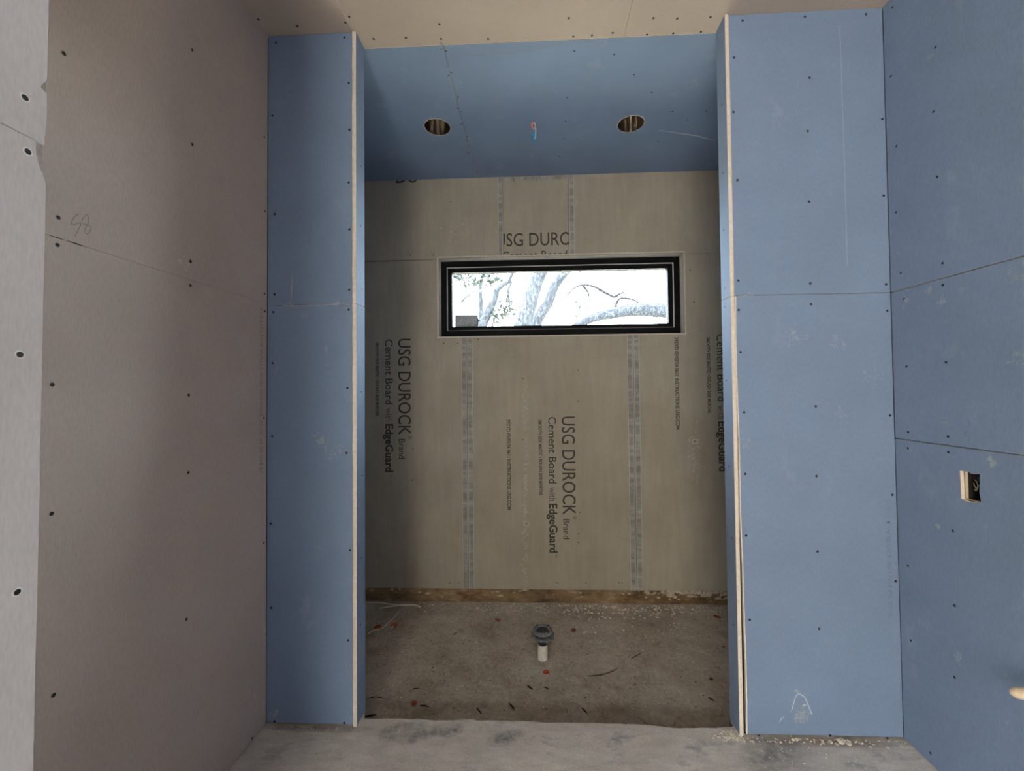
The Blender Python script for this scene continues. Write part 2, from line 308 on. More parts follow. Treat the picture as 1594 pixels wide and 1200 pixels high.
def scuff_mat(name, c, lo=.42, hi=.7, amt=.6, sc=30):
    m = Mat(name, .95, .1); m.color(c)
    tc = m.n.new('ShaderNodeTexCoord'); g = m.n.new('ShaderNodeTexGradient'); g.gradient_type = 'SPHERICAL'
    mp = m.n.new('ShaderNodeMapping'); mp.inputs['Location'].default_value = (-1, -1, 0); mp.inputs['Scale'].default_value = (2, 2, 0)
    m.l.new(tc.outputs['UV'], mp.inputs[0]); m.l.new(mp.outputs[0], g.inputs[0])
    nz = m.ramp(m.noise(sc, 6, .7), [(lo, 0.0), (hi, 1.0)])
    f = m.math('MULTIPLY', m.math('MULTIPLY', nz, m.math('POWER', g.outputs[1], .6)), amt)
    t = m.n.new('ShaderNodeBsdfTransparent'); x = m.n.new('ShaderNodeMixShader')
    m.l.new(f, x.inputs[0]); m.l.new(t.outputs[0], x.inputs[1]); m.l.new(m.b.outputs[0], x.inputs[2])
    m.l.new(x.outputs[0], m.n['Material Output'].inputs[0]); return m.m
SCUFF = plain('chalky_scuff', (.265, .318, .395), .95, .1); SMEAR = plain('compound_smear', (.33, .37, .415), .95, .1); DUST = plain('cement_dust', (.455, .41, .335), .95, .1); GSCUFF = plain('grey_scuff', (.60, .51, .45), .95, .1)

# ------------------------------------------------------------------ builders
class Fr:                                                # a wall plane: u,v in the plane, n towards the room
    def __init__(s, o, u, v, n): s.o, s.u, s.v, s.n = map(Vector, (o, u, v, n))
    def p(s, u, v, n=0): return s.o + u * s.u + v * s.v + n * s.n
F_COL = Fr((0, 0, 0), (1, 0, 0), (0, 0, 1), (0, -1, 0))
F_LEFT = Fr((XA, 0, 0), (0, 1, 0), (0, 0, 1), (1, 0, 0))
F_RIGHT = Fr((XD, 0, 0), (0, 1, 0), (0, 0, 1), (-1, 0, 0))
F_INL = Fr((XB, 0, 0), (0, 1, 0), (0, 0, 1), (1, 0, 0))
F_INR = Fr((XC, 0, 0), (0, 1, 0), (0, 0, 1), (-1, 0, 0))
F_BACK = Fr((0, DB, 0), (1, 0, 0), (0, 0, 1), (0, -1, 0))
F_CEIL = Fr((0, 0, H), (1, 0, 0), (0, 1, 0), (0, 0, -1))
F_STUB = Fr((XS, 0, 0), (0, 1, 0), (0, 0, 1), (1, 0, 0))
F_FLR = Fr((0, 0, RZ), (1, 0, 0), (0, 1, 0), (0, 0, 1))
def link(name, me, mats, parent=None):
    o = bpy.data.objects.new(name, me); col.objects.link(o)
    for m in (mats if isinstance(mats, (list, tuple)) else [mats]): me.materials.append(m)
    if parent: o.parent = parent
    return o
def from_bm(name, bm, mats, parent=None, smooth=False):
    bmesh.ops.recalc_face_normals(bm, faces=bm.faces)
    if smooth:
        for f in bm.faces: f.smooth = True
    me = bpy.data.meshes.new(name); bm.to_mesh(me); bm.free(); return link(name, me, mats, parent)
def tag(o, label=None, cat=None, group=None, kind=None):
    for k, v in (('label', label), ('category', cat), ('group', group), ('kind', kind)):
        if v: o[k] = v
    return o
def bx(bm, a, b, mi=0, bev=0):
    vs = [bm.verts.new((x, y, z)) for x in (a[0], b[0]) for y in (a[1], b[1]) for z in (a[2], b[2])]
    fs = [bm.faces.new([vs[i] for i in q]) for q in ((0, 1, 3, 2), (4, 6, 7, 5), (0, 4, 5, 1), (2, 3, 7, 6), (0, 2, 6, 4), (1, 5, 7, 3))]
    for f in fs: f.material_index = mi
    if bev: bmesh.ops.bevel(bm, geom=list({e for f in fs for e in f.edges}), offset=bev, segments=1, affect='EDGES')
def box(name, a, b, m, parent=None, bev=0):
    bm = bmesh.new(); bx(bm, a, b, 0, bev); return from_bm(name, bm, m, parent)
def prism(name, fr, outer, m, parent, n0, n1=0, holes=(), side=1, bev=.0007):
    """a polygon in a wall plane with holes, given thickness; slot 0 faces, slot 1 cut edges"""
    loops = [list(outer)] + [list(h) for h in holes]
    tris = tessellate_polygon([[Vector((u, v, 0)) for u, v in lp] for lp in loops])
    pts = [q for lp in loops for q in lp]
    bm = bmesh.new()
    fvs = [bm.verts.new(fr.p(u, v, n1)) for u, v in pts]; bvs = [bm.verts.new(fr.p(u, v, n0)) for u, v in pts]
    if not holes:
        bm.faces.new(fvs); bm.faces.new(bvs[::-1])
    else:
        for t in tris:
            bm.faces.new([fvs[i] for i in t]); bm.faces.new([bvs[i] for i in reversed(t)])
    k = 0
    for lp in loops:
        n = len(lp)
        for i in range(n):
            f = bm.faces.new([fvs[k + i], fvs[k + (i + 1) % n], bvs[k + (i + 1) % n], bvs[k + i]]); f.material_index = side
        k += n
    if not holes and bev:
        ed = [e for e in bm.edges if e.verts[0] in fvs and e.verts[1] in fvs]
        bmesh.ops.bevel(bm, geom=ed, offset=bev, segments=1, affect='EDGES', material=0)
    return from_bm(name, bm, m, parent)
def board(name, fr, u0, u1, v0, v1, m, parent, t=T, edge=None, holes=(), gap=.0011, n=0):
    g = gap
    return prism(name, fr, [(u0 + g, v0 + g), (u1 - g, v0 + g), (u1 - g, v1 - g), (u0 + g, v1 - g)], [m, edge or GYPS], parent, n - t, n, holes)
def ring(bm, fr, u, v, r0, r1, n0, n1, seg=14, mi=0):
    a = [bm.verts.new(fr.p(u + r0 * math.cos(k * 2 * math.pi / seg), v + r0 * math.sin(k * 2 * math.pi / seg), n0)) for k in range(seg)]
    b = [bm.verts.new(fr.p(u + r1 * math.cos(k * 2 * math.pi / seg), v + r1 * math.sin(k * 2 * math.pi / seg), n1)) for k in range(seg)]
    for k in range(seg):
        f = bm.faces.new([a[k], a[(k + 1) % seg], b[(k + 1) % seg], b[k]]); f.material_index = mi
    return a, b
SCR = {}
def screw_mesh(r, torn):
    key = (r, torn)
    if key not in SCR:
        fr = Fr((0, 0, 0), (1, 0, 0), (0, 1, 0), (0, 0, 1)); bm = bmesh.new(); s = 12
        ring(bm, fr, 0, 0, r * torn, r * 1.05, .0002, .0007, s, 1)
        a, b = ring(bm, fr, 0, 0, r * 1.05, r * .75, .0007, .0004, s, 0)
        bm.faces.new(b)
        bx(bm, (-r * .45, -r * .1, .0004), (r * .45, r * .1, .0006)); bx(bm, (-r * .1, -r * .45, .0004), (r * .1, r * .45, .0006))
        bmesh.ops.recalc_face_normals(bm, faces=bm.faces)
        me = bpy.data.meshes.new('screw'); bm.to_mesh(me); bm.free(); SCR[key] = me
    return SCR[key]
def screws(fr, pts, boards, rim, r=.0050, torn=1.45):
    """one object per screw, each a child of the board it is driven through"""
    for i, (u, v) in enumerate(pts):
        par = None
        for (b, u0, u1, v0, v1) in boards:
            if u0 <= u <= u1 and v0 <= v <= v1: par = b; break
        if par is None: par = min(boards, key=lambda q: abs(u - (q[1] + q[2]) / 2) + abs(v - (q[3] + q[4]) / 2))[0]
        me = screw_mesh(r, torn)
        o = bpy.data.objects.new('screw', me); col.objects.link(o)
        if not me.materials: me.materials.append(SCREW); me.materials.append(rim)
        for k, m in ((0, SCREW), (1, rim)):
            o.material_slots[k].link = 'OBJECT'; o.material_slots[k].material = m
        mt = Matrix((fr.u, fr.v, fr.n)).transposed().to_4x4(); mt.translation = fr.p(u, v, 0)
        if mt.determinant() < 0:
            mt = Matrix((-fr.u, fr.v, fr.n)).transposed().to_4x4(); mt.translation = fr.p(u, v, 0)
        o.matrix_world = mt @ Matrix.Rotation(rnd.random() * 6, 4, 'Z'); o.parent = par
_caps = {}
def text_mesh(s, offset=0):
    cu = bpy.data.curves.new('t', 'FONT'); cu.body = s; cu.size = 1; cu.offset = offset; cu.resolution_u = 3
    o = bpy.data.objects.new('t', cu); col.objects.link(o)
    dg = bpy.context.evaluated_depsgraph_get(); dg.update()
    me = bpy.data.meshes.new_from_object(o.evaluated_get(dg)); bpy.data.objects.remove(o); bpy.data.curves.remove(cu); return me
def capheight():
    if 'h' not in _caps:
        me = text_mesh('H'); _caps['h'] = max(v.co.y for v in me.vertices); bpy.data.meshes.remove(me)
    return _caps['h']
def text(s, fr, start, along, upv, length, cap, m, parent, offset=0, clip=None, name='printed_text', n=.0006):
    """flat print on a wall: start (u,v) of the baseline, along/upv unit vectors in the plane"""
    me = text_mesh(s, offset); xs = [v.co.x for v in me.vertices]; x0, x1 = min(xs), max(xs); sx = length / (x1 - x0); sy = cap / capheight()
    bm = bmesh.new(); bm.from_mesh(me); bpy.data.meshes.remove(me)
    for v in bm.verts:
        a = (v.co.x - x0) * sx; b = v.co.y * sy
        v.co = Vector((start[0] + a * along[0] + b * upv[0], start[1] + a * along[1] + b * upv[1], 0))
    if clip:
        for ax, val, sign in clip:
            no = [0, 0, 0]; no[ax] = sign; co = [0, 0, 0]; co[ax] = val
            bmesh.ops.bisect_plane(bm, geom=bm.verts[:] + bm.edges[:] + bm.faces[:], plane_co=co, plane_no=no, clear_outer=True)
    for v in bm.verts: v.co = fr.p(v.co.x, v.co.y, n)
    me = bpy.data.meshes.new(name); bm.to_mesh(me); bm.free(); return link(name, me, m, parent)
def ribbon(name, fr, pts, wd, m, parent, n=.0006, taper=False):
    bm = bmesh.new(); L = []
    for i, p in enumerate(pts):
        a = Vector(pts[max(0, i - 1)]); b = Vector(pts[min(len(pts) - 1, i + 1)]); d = (b - a).normalized(); q = Vector((-d.y, d.x)) * wd / 2
        if taper and i in (0, len(pts) - 1): q *= .3
        L.append((bm.verts.new(fr.p(p[0] + q.x, p[1] + q.y, n)), bm.verts.new(fr.p(p[0] - q.x, p[1] - q.y, n))))
    for i in range(len(L) - 1): bm.faces.new([L[i][0], L[i + 1][0], L[i + 1][1], L[i][1]])
    return from_bm(name, bm, m, parent)
def stain(name, fr, u, v, wu, wv, m, parent, rot=0, n=.0008):
    bm = bmesh.new(); uv = bm.loops.layers.uv.new('uv'); c, s = math.cos(rot), math.sin(rot); q = []
    for a, b in ((-1, -1), (1, -1), (1, 1), (-1, 1)):
        x, y = a * wu / 2, b * wv / 2; q.append(bm.verts.new(fr.p(u + x * c - y * s, v + x * s + y * c, n)))
    f = bm.faces.new(q)
    for lp, t in zip(f.loops, ((0, 0), (1, 0), (1, 1), (0, 1))): lp[uv].uv = t
    me = bpy.data.meshes.new(name); bm.to_mesh(me); bm.free(); return link(name, me, m, parent)
def patch(name, fr, u, v, wu, wv, m, parent, rot=0, n=.0006):
    """residue on a board: small opaque flecks and strokes, thinning out from the middle"""
    bm = bmesh.new(); c, s = math.cos(rot), math.sin(rot); k = int(10 + 2600 * wu * wv); along = wv > wu
    for _ in range(min(k, 60)):
        x = max(-1, min(1, rnd.gauss(0, .42))) * wu / 2; y = max(-1, min(1, rnd.gauss(0, .42))) * wv / 2
        l = rnd.uniform(.0015, .0075) * (1.8 if rnd.random() < .2 else 1); w_ = l * rnd.uniform(.25, .7); a = rnd.gauss(math.pi / 2 if along else 0, .7); ca, sa = math.cos(a), math.sin(a); q = []
        for t in range(7):
            b = t * 2 * math.pi / 7; r = rnd.uniform(.55, 1.2); px, py = l * r * math.cos(b), w_ * r * math.sin(b)
            px, py = x + px * ca - py * sa, y + px * sa + py * ca; q.append(bm.verts.new(fr.p(u + px * c - py * s, v + px * s + py * c, n + rnd.random() * .0003)))
        bm.faces.new(q)
    me = bpy.data.meshes.new(name); bm.to_mesh(me); bm.free(); return link(name, me, m, parent)
def tube(name, pts, rad, m, parent=None, seg=8, wob=0, smooth=True):
    bm = bmesh.new(); pts = [Vector(p) for p in pts]; R = rad if isinstance(rad, (list, tuple)) else [rad] * len(pts); prev = None; nn = None
    for i, p in enumerate(pts):
        d = (pts[min(i + 1, len(pts) - 1)] - pts[max(i - 1, 0)]).normalized()
        if nn is None: nn = d.orthogonal().normalized()
        nn = (nn - nn.dot(d) * d).normalized(); b = d.cross(nn); rg = []
        for k in range(seg):
            a = k * 2 * math.pi / seg; rr = R[i] * (1 + (rnd.random() - .5) * wob); rg.append(bm.verts.new(p + rr * (math.cos(a) * nn + math.sin(a) * b)))
        if prev:
            for k in range(seg): bm.faces.new([prev[k], prev[(k + 1) % seg], rg[(k + 1) % seg], rg[k]])
        else: bm.faces.new(rg)
        prev = rg
    bm.faces.new(prev); return from_bm(name, bm, m, parent, smooth)
def lathe(name, prof, m, loc, parent=None, seg=28, smooth=True):
    bm = bmesh.new(); prev = None
    for r, z in prof:
        if r < 1e-5: rg = [bm.verts.new((loc[0], loc[1], loc[2] + z))]
        else: rg = [bm.verts.new((loc[0] + r * math.cos(k * 2 * math.pi / seg), loc[1] + r * math.sin(k * 2 * math.pi / seg), loc[2] + z)) for k in range(seg)]
        if prev:
            for k in range(seg):
                a, b = prev[k % len(prev)], prev[(k + 1) % len(prev)]; c, d = rg[(k + 1) % len(rg)], rg[k % len(rg)]
                q = [x for j, x in enumerate((a, b, c, d)) if x not in (a, b, c, d)[:j]]
                if len(q) > 2: bm.faces.new(q)
        prev = rg
    o = from_bm(name, bm, m, parent, smooth)
    if smooth:
        for p in o.data.polygons: p.use_smooth = True
        o.data.set_sharp_from_angle(angle=math.radians(40))
    return o
def empty(name, loc):
    o = bpy.data.objects.new(name, None); col.objects.link(o); o.location = loc; o.empty_display_size = .05; return o
def adopt(root):                                         # parts are modelled in world space: keep them there
    inv = Matrix.Translation(root.location).inverted()
    for c in root.children: c.matrix_parent_inverse = inv
def arc(pts, k=4):                                       # smooth a polyline (Catmull-Rom)
    out = []; P = [Vector(p) for p in pts]; P = [P[0]] + P + [P[-1]]
    for i in range(1, len(P) - 2):
        for j in range(k):
            t = j / k; a, b, c, d = P[i - 1:i + 3]
            out.append(.5 * ((2 * b) + (c - a) * t + (2 * a - 5 * b + 4 * c - d) * t * t + (3 * b - a - 3 * c + d) * t ** 3))
    out.append(P[-2]); return out
def struct(o, label, cat): return tag(o, label, cat, None, 'structure')

# ------------------------------------------------------------------ floor: slab with a ragged edge, and the shower recess
edge = arc([(x, y, 0) for x, y in SLABE], 3)
edge = [(p.x, p.y + rnd.uniform(-.003, .003)) for p in edge]
outer = [(-4.2, -4.7), (XD + .1, -4.7), (XD + .1, .088), (XC + .002, .088)] + [(min(XC, max(XB, x)), y) for x, y in reversed(edge)] + [(XB - .002, .088), (-4.2, .088)]
F_SLAB = Fr((0, 0, 0), (1, 0, 0), (0, 1, 0), (0, 0, 1))
floor = struct(prism('floor', F_SLAB, outer, [SLAB, FOOT], None, -.2, 0, (), 1, .004), 'pale trowelled concrete slab with a ragged edge at the shower', 'floor')
from mathutils import noise as mn
def rz(x, y): return RZ + .004 * mn.noise(Vector((x * 4, y * 4, 0))) + .003 * mn.noise(Vector((x * 17, y * 17, 3))) + .010 * max(0, (y - DB + .10) / .12)
bm = bmesh.new(); bmesh.ops.create_grid(bm, x_segments=150, y_segments=70, size=1)
for v in bm.verts:
    x = NL + (v.co.x + 1) / 2 * (NR - NL); y = .02 + (v.co.y + 1) / 2 * (DB + .02 - .02)
    v.co = Vector((x, y, rz(x, y)))
rec = from_bm('shower_recess', bm, DIRT, floor, True); rec['label'] = 'dirty brown sunken concrete base of the shower'

# ------------------------------------------------------------------ ceiling
ceil = struct(box('ceiling', (-4.3, -4.7, H + .24), (2.1, DB + .4, H + .34), DARK), 'beige plasterboard ceiling, blue boards over the shower', 'ceiling')
def circ(c, r, n=28): return [(c[0] + r * math.cos(k * 2 * math.pi / n), c[1] + r * math.sin(k * 2 * math.pi / n)) for k in range(n)]
cb = []
for u0, u1, v0, v1 in ((-4.2, -2.03, -4.7, 0), (-2.03, -.807, -4.7, DC + .002), (-.807, .409, -4.7, DC + .002), (.409, XD + .03, -4.7, DC + .002)):
    cb.append((board('gypsum_board', F_CEIL, u0, u1, v0, v1, CEIL, ceil, gap=.0009), u0, u1, v0, v1))
screws(F_CEIL, SC_CEIL, cb, CEIL)
RC = .0815
nb = []
b1 = prism('moisture_board', F_CEIL, [(NL, DC + .004), (-.4245, DC + .004), (-.4495, DB + .02), (NL, DB + .02)], [BLUE, GYPS], ceil, -T, 0, [circ(CANS[0], RC)])
b2 = prism('moisture_board', F_CEIL, [(-.4215, DC + .004), (NR, DC + .004), (NR, DB + .02), (-.4465, DB + .02)], [BLUE, GYPS], ceil, -T, 0, [circ(CANS[1], RC), circ(CANS[2], .013, 12)])
nb = [(b1, NL, -.43, 0, 2), (b2, -.43, NR, 0, 2)]
screws(F_CEIL, SC_NCEIL, nb, BLUE, .0045)
ribbon('score_mark', F_CEIL, SCRATCH, .008, plain('chalky_scratch', (.62, .60, .58)), b2, .001, True)
ribbon('pencil_curve', F_CEIL, arc([(-.40, .13, 0), (-.25, .155, 0), (0.0, .14, 0), (.17, .105, 0), (.33, .115, 0)], 4) and [(p.x, p.y) for p in arc([(-.40, .13, 0), (-.25, .155, 0), (0.0, .14, 0), (.17, .105, 0), (.33, .115, 0)], 4)], .0022, PENC, b2, .0006)
for i, (u, v) in enumerate(SMN): patch('scuff', F_CEIL, u, v, (.05, .04, .10, .05, .12, .03)[i], (.16, .03, .12, .12, .05, .16)[i], SCUFF, b1 if u < -.42 else b2)
for t in (.15, .35, .6, .85): patch('joint_dust', F_CEIL, -.4225 - .024 * t, .09 + 1.15 * t, .02, .3, SCUFF, b2)

# ------------------------------------------------------------------ walls
def core(name, a, b, label): return struct(box(name, a, b, DARK), label, 'wall')
wl = core('wall_left', (XA - .16, -1.35, -.05), (XA - T - .0006, DC, H + .24), 'grey plasterboard wall at the left with a pencilled 58')
LB = []
for v0, v1 in ((.006, SEAM), (SEAM, H)):
    LB.append((board('gypsum_board', F_LEFT, -1.35, -.001, v0, v1, GREY, wl, gap=.0004), -1.35, 0, v0, v1))
screws(F_LEFT, SC_LEFT, LB, GREY, .0048)
ribbon('open_joint', F_LEFT, [(-.775, 1.8356), (-.755, 1.8352), (-.735, 1.8350)], .0035, DARK, LB[1][0], .0005, True)
ribbon('open_joint', F_LEFT, [(-.815, 1.8356), (-.795, 1.8354), (-.785, 1.8352)], .0025, DARK, LB[1][0], .0005, True)
ribbon('pencil_figure', F_LEFT, [(p.x, p.y) for p in arc([(*p, 0) for p in P58_5], 4)], .0017, PENC, LB[1][0])
ribbon('pencil_figure', F_LEFT, [(p.x, p.y) for p in arc([(*p, 0) for p in P58_8], 4)], .0017, PENC, LB[1][0])
text('XLE-LITE FOR WALLS AND CEILINGS, 06-05-24 04 004:27', F_LEFT, (-.049, 1.815), (0, -1), (1, 0), .72, .019, INKL, LB[0][0], .004)
for (u, v), (a, b) in zip(SML, ((.06, .05), (.02, .06), (.012, .12))): patch('scuff', F_LEFT, u, v, a, b, GSCUFF, LB[0 if v < SEAM else 1][0])

TORNC = plain('torn_grey_core', (.36, .30, .26), .95, vary=.25, scale=140); TORND = plain('torn_brown_core', (.27, .21, .17), .95, vary=.2, scale=90)
# wall return close to the camera, its boards chipped along the corner
wn = core('wall_near', (XA - .16, -3.2, -.05), (XS - T - .0006, -1.205, H + .24), 'pale plasterboard wall return nearest the viewer, chipped corner')
def edge_u(v): return -1.1662 + (v - .8849) * (.0078 / 1.18)
up_out = [(-3.2, SEAM + .002), (-1.1765, SEAM + .0015), (-1.1695, SEAM - .003), (-1.1615, SEAM - .001)]
up_out += [(edge_u(1.88) - .0003, 1.88), (edge_u(1.9189), 1.9185), (-1.1635, 1.9195), (-1.1697, 1.9215), (-1.1665, 1.9280), (-1.1634, 1.9330), (edge_u(1.94), 1.9400), (edge_u(H), H), (-3.2, H)]
lo_out = [(-3.2, .006)] + [(edge_u(.006 + .25 * k) + rnd.uniform(-.0006, .0006), .006 + .25 * k) for k in range(8)] + [(edge_u(1.776), 1.776), (-1.1650, 1.7855), (-1.1682, 1.7925), (-1.1716, 1.7995), (-1.1728, 1.8070), (-1.1738, 1.8140), (-1.1736, 1.8225), (-1.1752, 1.8300), (-1.1738, 1.8345), (-3.2, SEAM - .0015)]
nu = prism('gypsum_board', F_STUB, up_out, [PALE, GYPS], wn, -T, 0, (), 1, .0012)
nl = prism('gypsum_board', F_STUB, lo_out, [PALE, GYPS], wn, -T, .0015, (), 1, .0012)
nl['label'] = 'lower pale board with its upper corner torn away'
tn = prism('torn_core', F_STUB, [(-1.1790, 1.834), (-1.1625, 1.836), (-1.1640, 1.824), (-1.1638, 1.812), (-1.1605, 1.803), (-1.1618, 1.797), (-1.1580, 1.789), (-1.1590, 1.779), (-1.1780, 1.779)], [TORNC, GYPS], nl, -T, -.0022)
prism('torn_core', F_STUB, [(-1.1720, 1.917), (-1.1570, 1.917), (-1.1575, 1.930), (-1.1590, 1.941), (-1.1640, 1.941)], [TORND, GYPS], nu, -T, -.0045)
F_STUBL = Fr((XS + .0015, 0, 0), (0, 1, 0), (0, 0, 1), (1, 0, 0)); TORN = plain('torn_paper', (.62, .56, .5))
screws(F_STUBL, [q for q in SC_STUB if q[1] < SEAM], [(nl, -4, 0, 0, SEAM)], TORN, .0042, 1.6)
screws(F_STUB, [q for q in SC_STUB if q[1] > SEAM], [(nl, -4, 0, 0, SEAM), (nu, -4, 0, SEAM, 4)], TORN, .0042, 1.6)
box('gypsum_board', (XA - .1, -1.205, .006), (XS - T, -1.205 + T, H), GREY, wn)

# partition either side of the shower opening
def column(name, x0, x1, left, label):
    wc = struct(box(name, (x0, T + .0006, -.03), (x1, DC - T, H + .24), DARK), label, 'wall')
    B = []
    for v0, v1 in ((.008, SEAM if not left else 1.8265), (SEAM if not left else 1.8265, H - .001)):
        a, b = (XA + .0012, XB - .0170) if left else (XC + .0135, XD - .001)
        jag = []
        n = 16
        for k in range(n + 1):
            v = v0 + .001 + (v1 - v0 - .002) * k / n
            if left: jag.append((b + rnd.uniform(-.001, .0008), v))
            else:
                open_ = .0085 * max(0, min(1, (.95 - v) / .25)) + .0022 * math.sin(v * 7) * (v < 1.83) + (.0035 if v < 1.80 else 0)
                jag.append((a + .003 + open_ + rnd.uniform(-.0008, .0008), v))
        if left: out = [(a, v0 + .001)] + jag + [(a, v1 - .001)]
        else: out = jag[::-1] + [(b, v0 + .001), (b, v1 - .001)]
        B.append((prism('moisture_board', F_COL, out, [BLUE, GYPS], wc, -T, 0, (), 1, .0012), a - .1, b + .1, v0, v1))
    I = []
    fr = F_INL if left else F_INR
    for v0, v1 in ((.002, SEAM - .004), (SEAM - .004, H - .001)):
        b = board('moisture_board', fr, -.0015, DC - .001, v0, v1, BLUE, wc, .0165, gap=.0012)
        # raw cut end of the board, facing the room: cream gypsum between two paper faces
        s = 1 if left else -1; bm = bmesh.new(); n = 40; prev = None; t = .0175 if left else .0150
        for k in range(n + 1):
            v = v0 + .001 + (v1 - v0 - .002) * k / n; wv = rnd.uniform(-.0008, .0008); bu = rnd.uniform(.002, .0035)
            xo = (XB if left else XC); q = [(xo, -.0012), (xo - s * .0008, -bu), (xo - s * t * .5, -bu - .0016), (xo - s * (t + wv - .001), -bu), (xo - s * (t + wv), -.0012)]
            rg = [bm.verts.new((x, y, v)) for x, y in q]
            if prev:
                for j in range(4): bm.faces.new([prev[j], prev[j + 1], rg[j + 1], rg[j]])
            prev = rg
        e = from_bm('cut_gypsum_edge', bm, GYPS, b); e['label'] = 'raw cream cut edge of the blue board'
        I.append((b, -1, 1, v0, v1))
    return wc, B, I, fr
wcl, CL, IL, _ = column('wall_front_left', XA - .16, XB - .018, True, 'blue board partition left of the shower opening')
wcr, CR, IR, _ = column('wall_front_right', XC + .018, XD + .2, False, 'blue board partition right of the shower opening')
screws(F_COL, SC_COL_L, CL, BLUE); screws(F_COL, SC_COL_R, CR, BLUE)
screws(F_INL, SC_IN_L, IL, BLUE, .004); screws(F_INR, SC_IN_R, IR, BLUE, .004)
# second paper edge of the right front board, curling away from the inner board low down
bm = bmesh.new(); prev = None; n = 60
for k in range(n + 1):
    v = .01 + 1.82 * k / n
    o_ = .0085 * max(0, min(1, (.95 - v) / .25)) + .0022 * math.sin(v * 7) + .0035
    x = XC + .0165 + o_; q = [(x - .0022, -.0005), (x - .001, -.0028), (x + .002 + rnd.uniform(0, .0012), -.0025), (x + .0035, -.0002)]
    rg = [bm.verts.new((a, b, v)) for a, b in q]
    if prev:
        for j in range(3): bm.faces.new([prev[j], prev[j + 1], rg[j + 1], rg[j]])
    prev = rg
from_bm('cut_gypsum_edge', bm, GYPS, CR[0][0])
text('1/2" CT W2003CF 06/17/24 PA 20:10', F_COL, (1.4300, .966), (.003, -1), (1, .003), .474, .018, INKB, CR[0][0], .003)
for (u, v), (a, b, m) in zip(SMCL, ((.012, .16, SCUFF), (.006, .05, SCUFF), (.09, .10, SMEAR), (.14, .08, SCUFF), (.02, .16, SCUFF), (.02, .13, SCUFF), (.05, .08, SCUFF), (.06, .05, SCUFF), (.06, .04, SMEAR))):
    patch('scuff', F_COL, u, v, a, b, m, CL[1 if v > 1.83 else 0][0], .0 if a < .05 else .5)
for u, w_ in ((-1.10, .10), (-.97, .16), (-.88, .10)): patch('joint_dust', F_COL, u, 1.829, w_, .012, SMEAR, CL[1][0])
ribbon('joint_dust', F_COL, [(-1.19, 1.8258), (-1.08, 1.8262), (-.95, 1.8270), (-.87, 1.8276)], .0028, plain('joint_powder', (.55, .50, .46)), CL[0][0], .0008, True)
ribbon('scratch', F_COL, [(-1.083, 1.96), (-1.0855, 1.91), (-1.087, 1.86)], .0035, plain('pale_scratch', (.50, .48, .48)), CL[1][0], .0006, True)
for (u, v), (a, b) in zip(SMCR, ((.06, .09), (.09, .08), (.10, .09), (.07, .08), (.06, .11), (.06, .03), (.12, .10))): patch('scuff', F_COL, u, v, a, b, SCUFF, CR[1 if v > 1.835 else 0][0], .4)
ribbon('joint_dust', F_COL, [(.85, 1.8338), (.88, 1.8340), (.912, 1.8340)], .003, plain('joint_powder', (.55, .50, .46)), CR[0][0], .0008, True)
WPAINT = plain('white_scrape', (.60, .61, .64))
S = SMEARR
ribbon('compound_swipe', F_COL, [(p.x, p.y) for p in arc([(*q, 0) for q in (S[1], ((S[1][0] + S[2][0]) / 2 - .004, (S[1][1] + S[2][1]) / 2), S[2], S[3])], 4)], .0030, WPAINT, CR[0][0], .001, True)
ribbon('compound_swipe', F_COL, [(p.x, p.y) for p in arc([(*q, 0) for q in (S[1], ((S[1][0] + S[4][0]) / 2 + .003, (S[1][1] + S[4][1]) / 2 + .003), S[4], S[5])], 4)], .0036, WPAINT, CR[0][0], .001, True)
ribbon('compound_swipe', F_COL, [(1.077, .130), (1.085, .134), (1.093, .130)], .006, WPAINT, CR[0][0], .0012, True)
ribbon('compound_swipe', F_COL, [(.982, .058), (.989, .073), (1.001, .083)], .004, WPAINT, CR[0][0], .001, True)
prism('compound_smear', F_COL, [(1.036, .068), (1.052, .060), (1.082, .061), (1.094, .070), (1.090, .098), (1.084, .128), (1.074, .132), (1.066, .112), (1.052, .104), (1.040, .082)], [plain('thin_compound', (.25, .305, .375), .95, .1, 0, .16, 70)] * 2, CR[0][0], .0001, .0004, (), 1, 0); patch('compound_smear', F_COL, 1.070, .098, .085, .10, SMEAR, CR[0][0]); patch('compound_smear', F_COL, 1.069, .080, .07, .05, SMEAR, CR[0][0], 0, .001); patch('compound_smear', F_COL, 1.0565, .187, .012, .014, SMEAR, CR[0][0])
ribbon('paper_line', F_COL, [(1.30, 2.98), (1.303, 2.5), (1.305, 1.95)], .0016, plain('paper_ridge', (.36, .43, .56)), CR[1][0])

# right wall, three courses, a cut-out for the outlet box
wr = core('wall_right', (XD + .09, -4.7, -.05), (XD + .22, DC, H + .24), 'blue board wall at the right with an outlet cut-out')
ob = [(-.3245, 1.1490), (-.3105, 1.1425), (-.2990, 1.1405), (-.2880, 1.1455), (-.2590, 1.1445), (-.2600, 1.1000), (-.2605, 1.0475), (-.2750, 1.0420), (-.3050, 1.0445), (-.3250, 1.0520), (-.3205, 1.0850)]
RB = []
for v0, v1, hs in ((.006, 1.2270, [ob]), (1.2270, 1.8345, []), (1.8345, H, [])):
    RB.append((board('moisture_board', F_RIGHT, -4.55, .0012, v0, v1, BLUE, wr, T, GYPS, hs, .0016), -7, 0, v0, v1))
screws(F_RIGHT, SC_RIGHT, RB, BLUE, .0046)
box('corner_backing', (XD + T + .001, -.05, 0), (XD + .09, .0, H), DARK, wr)
box('backing_batten', (XD + T + .001, -4.55, 1.80), (XD + .09, -.05, 1.87), DARK, wr); box('backing_batten', (XD + T + .001, -4.55, 1.20), (XD + .09, -.05, 1.26), DARK, wr)
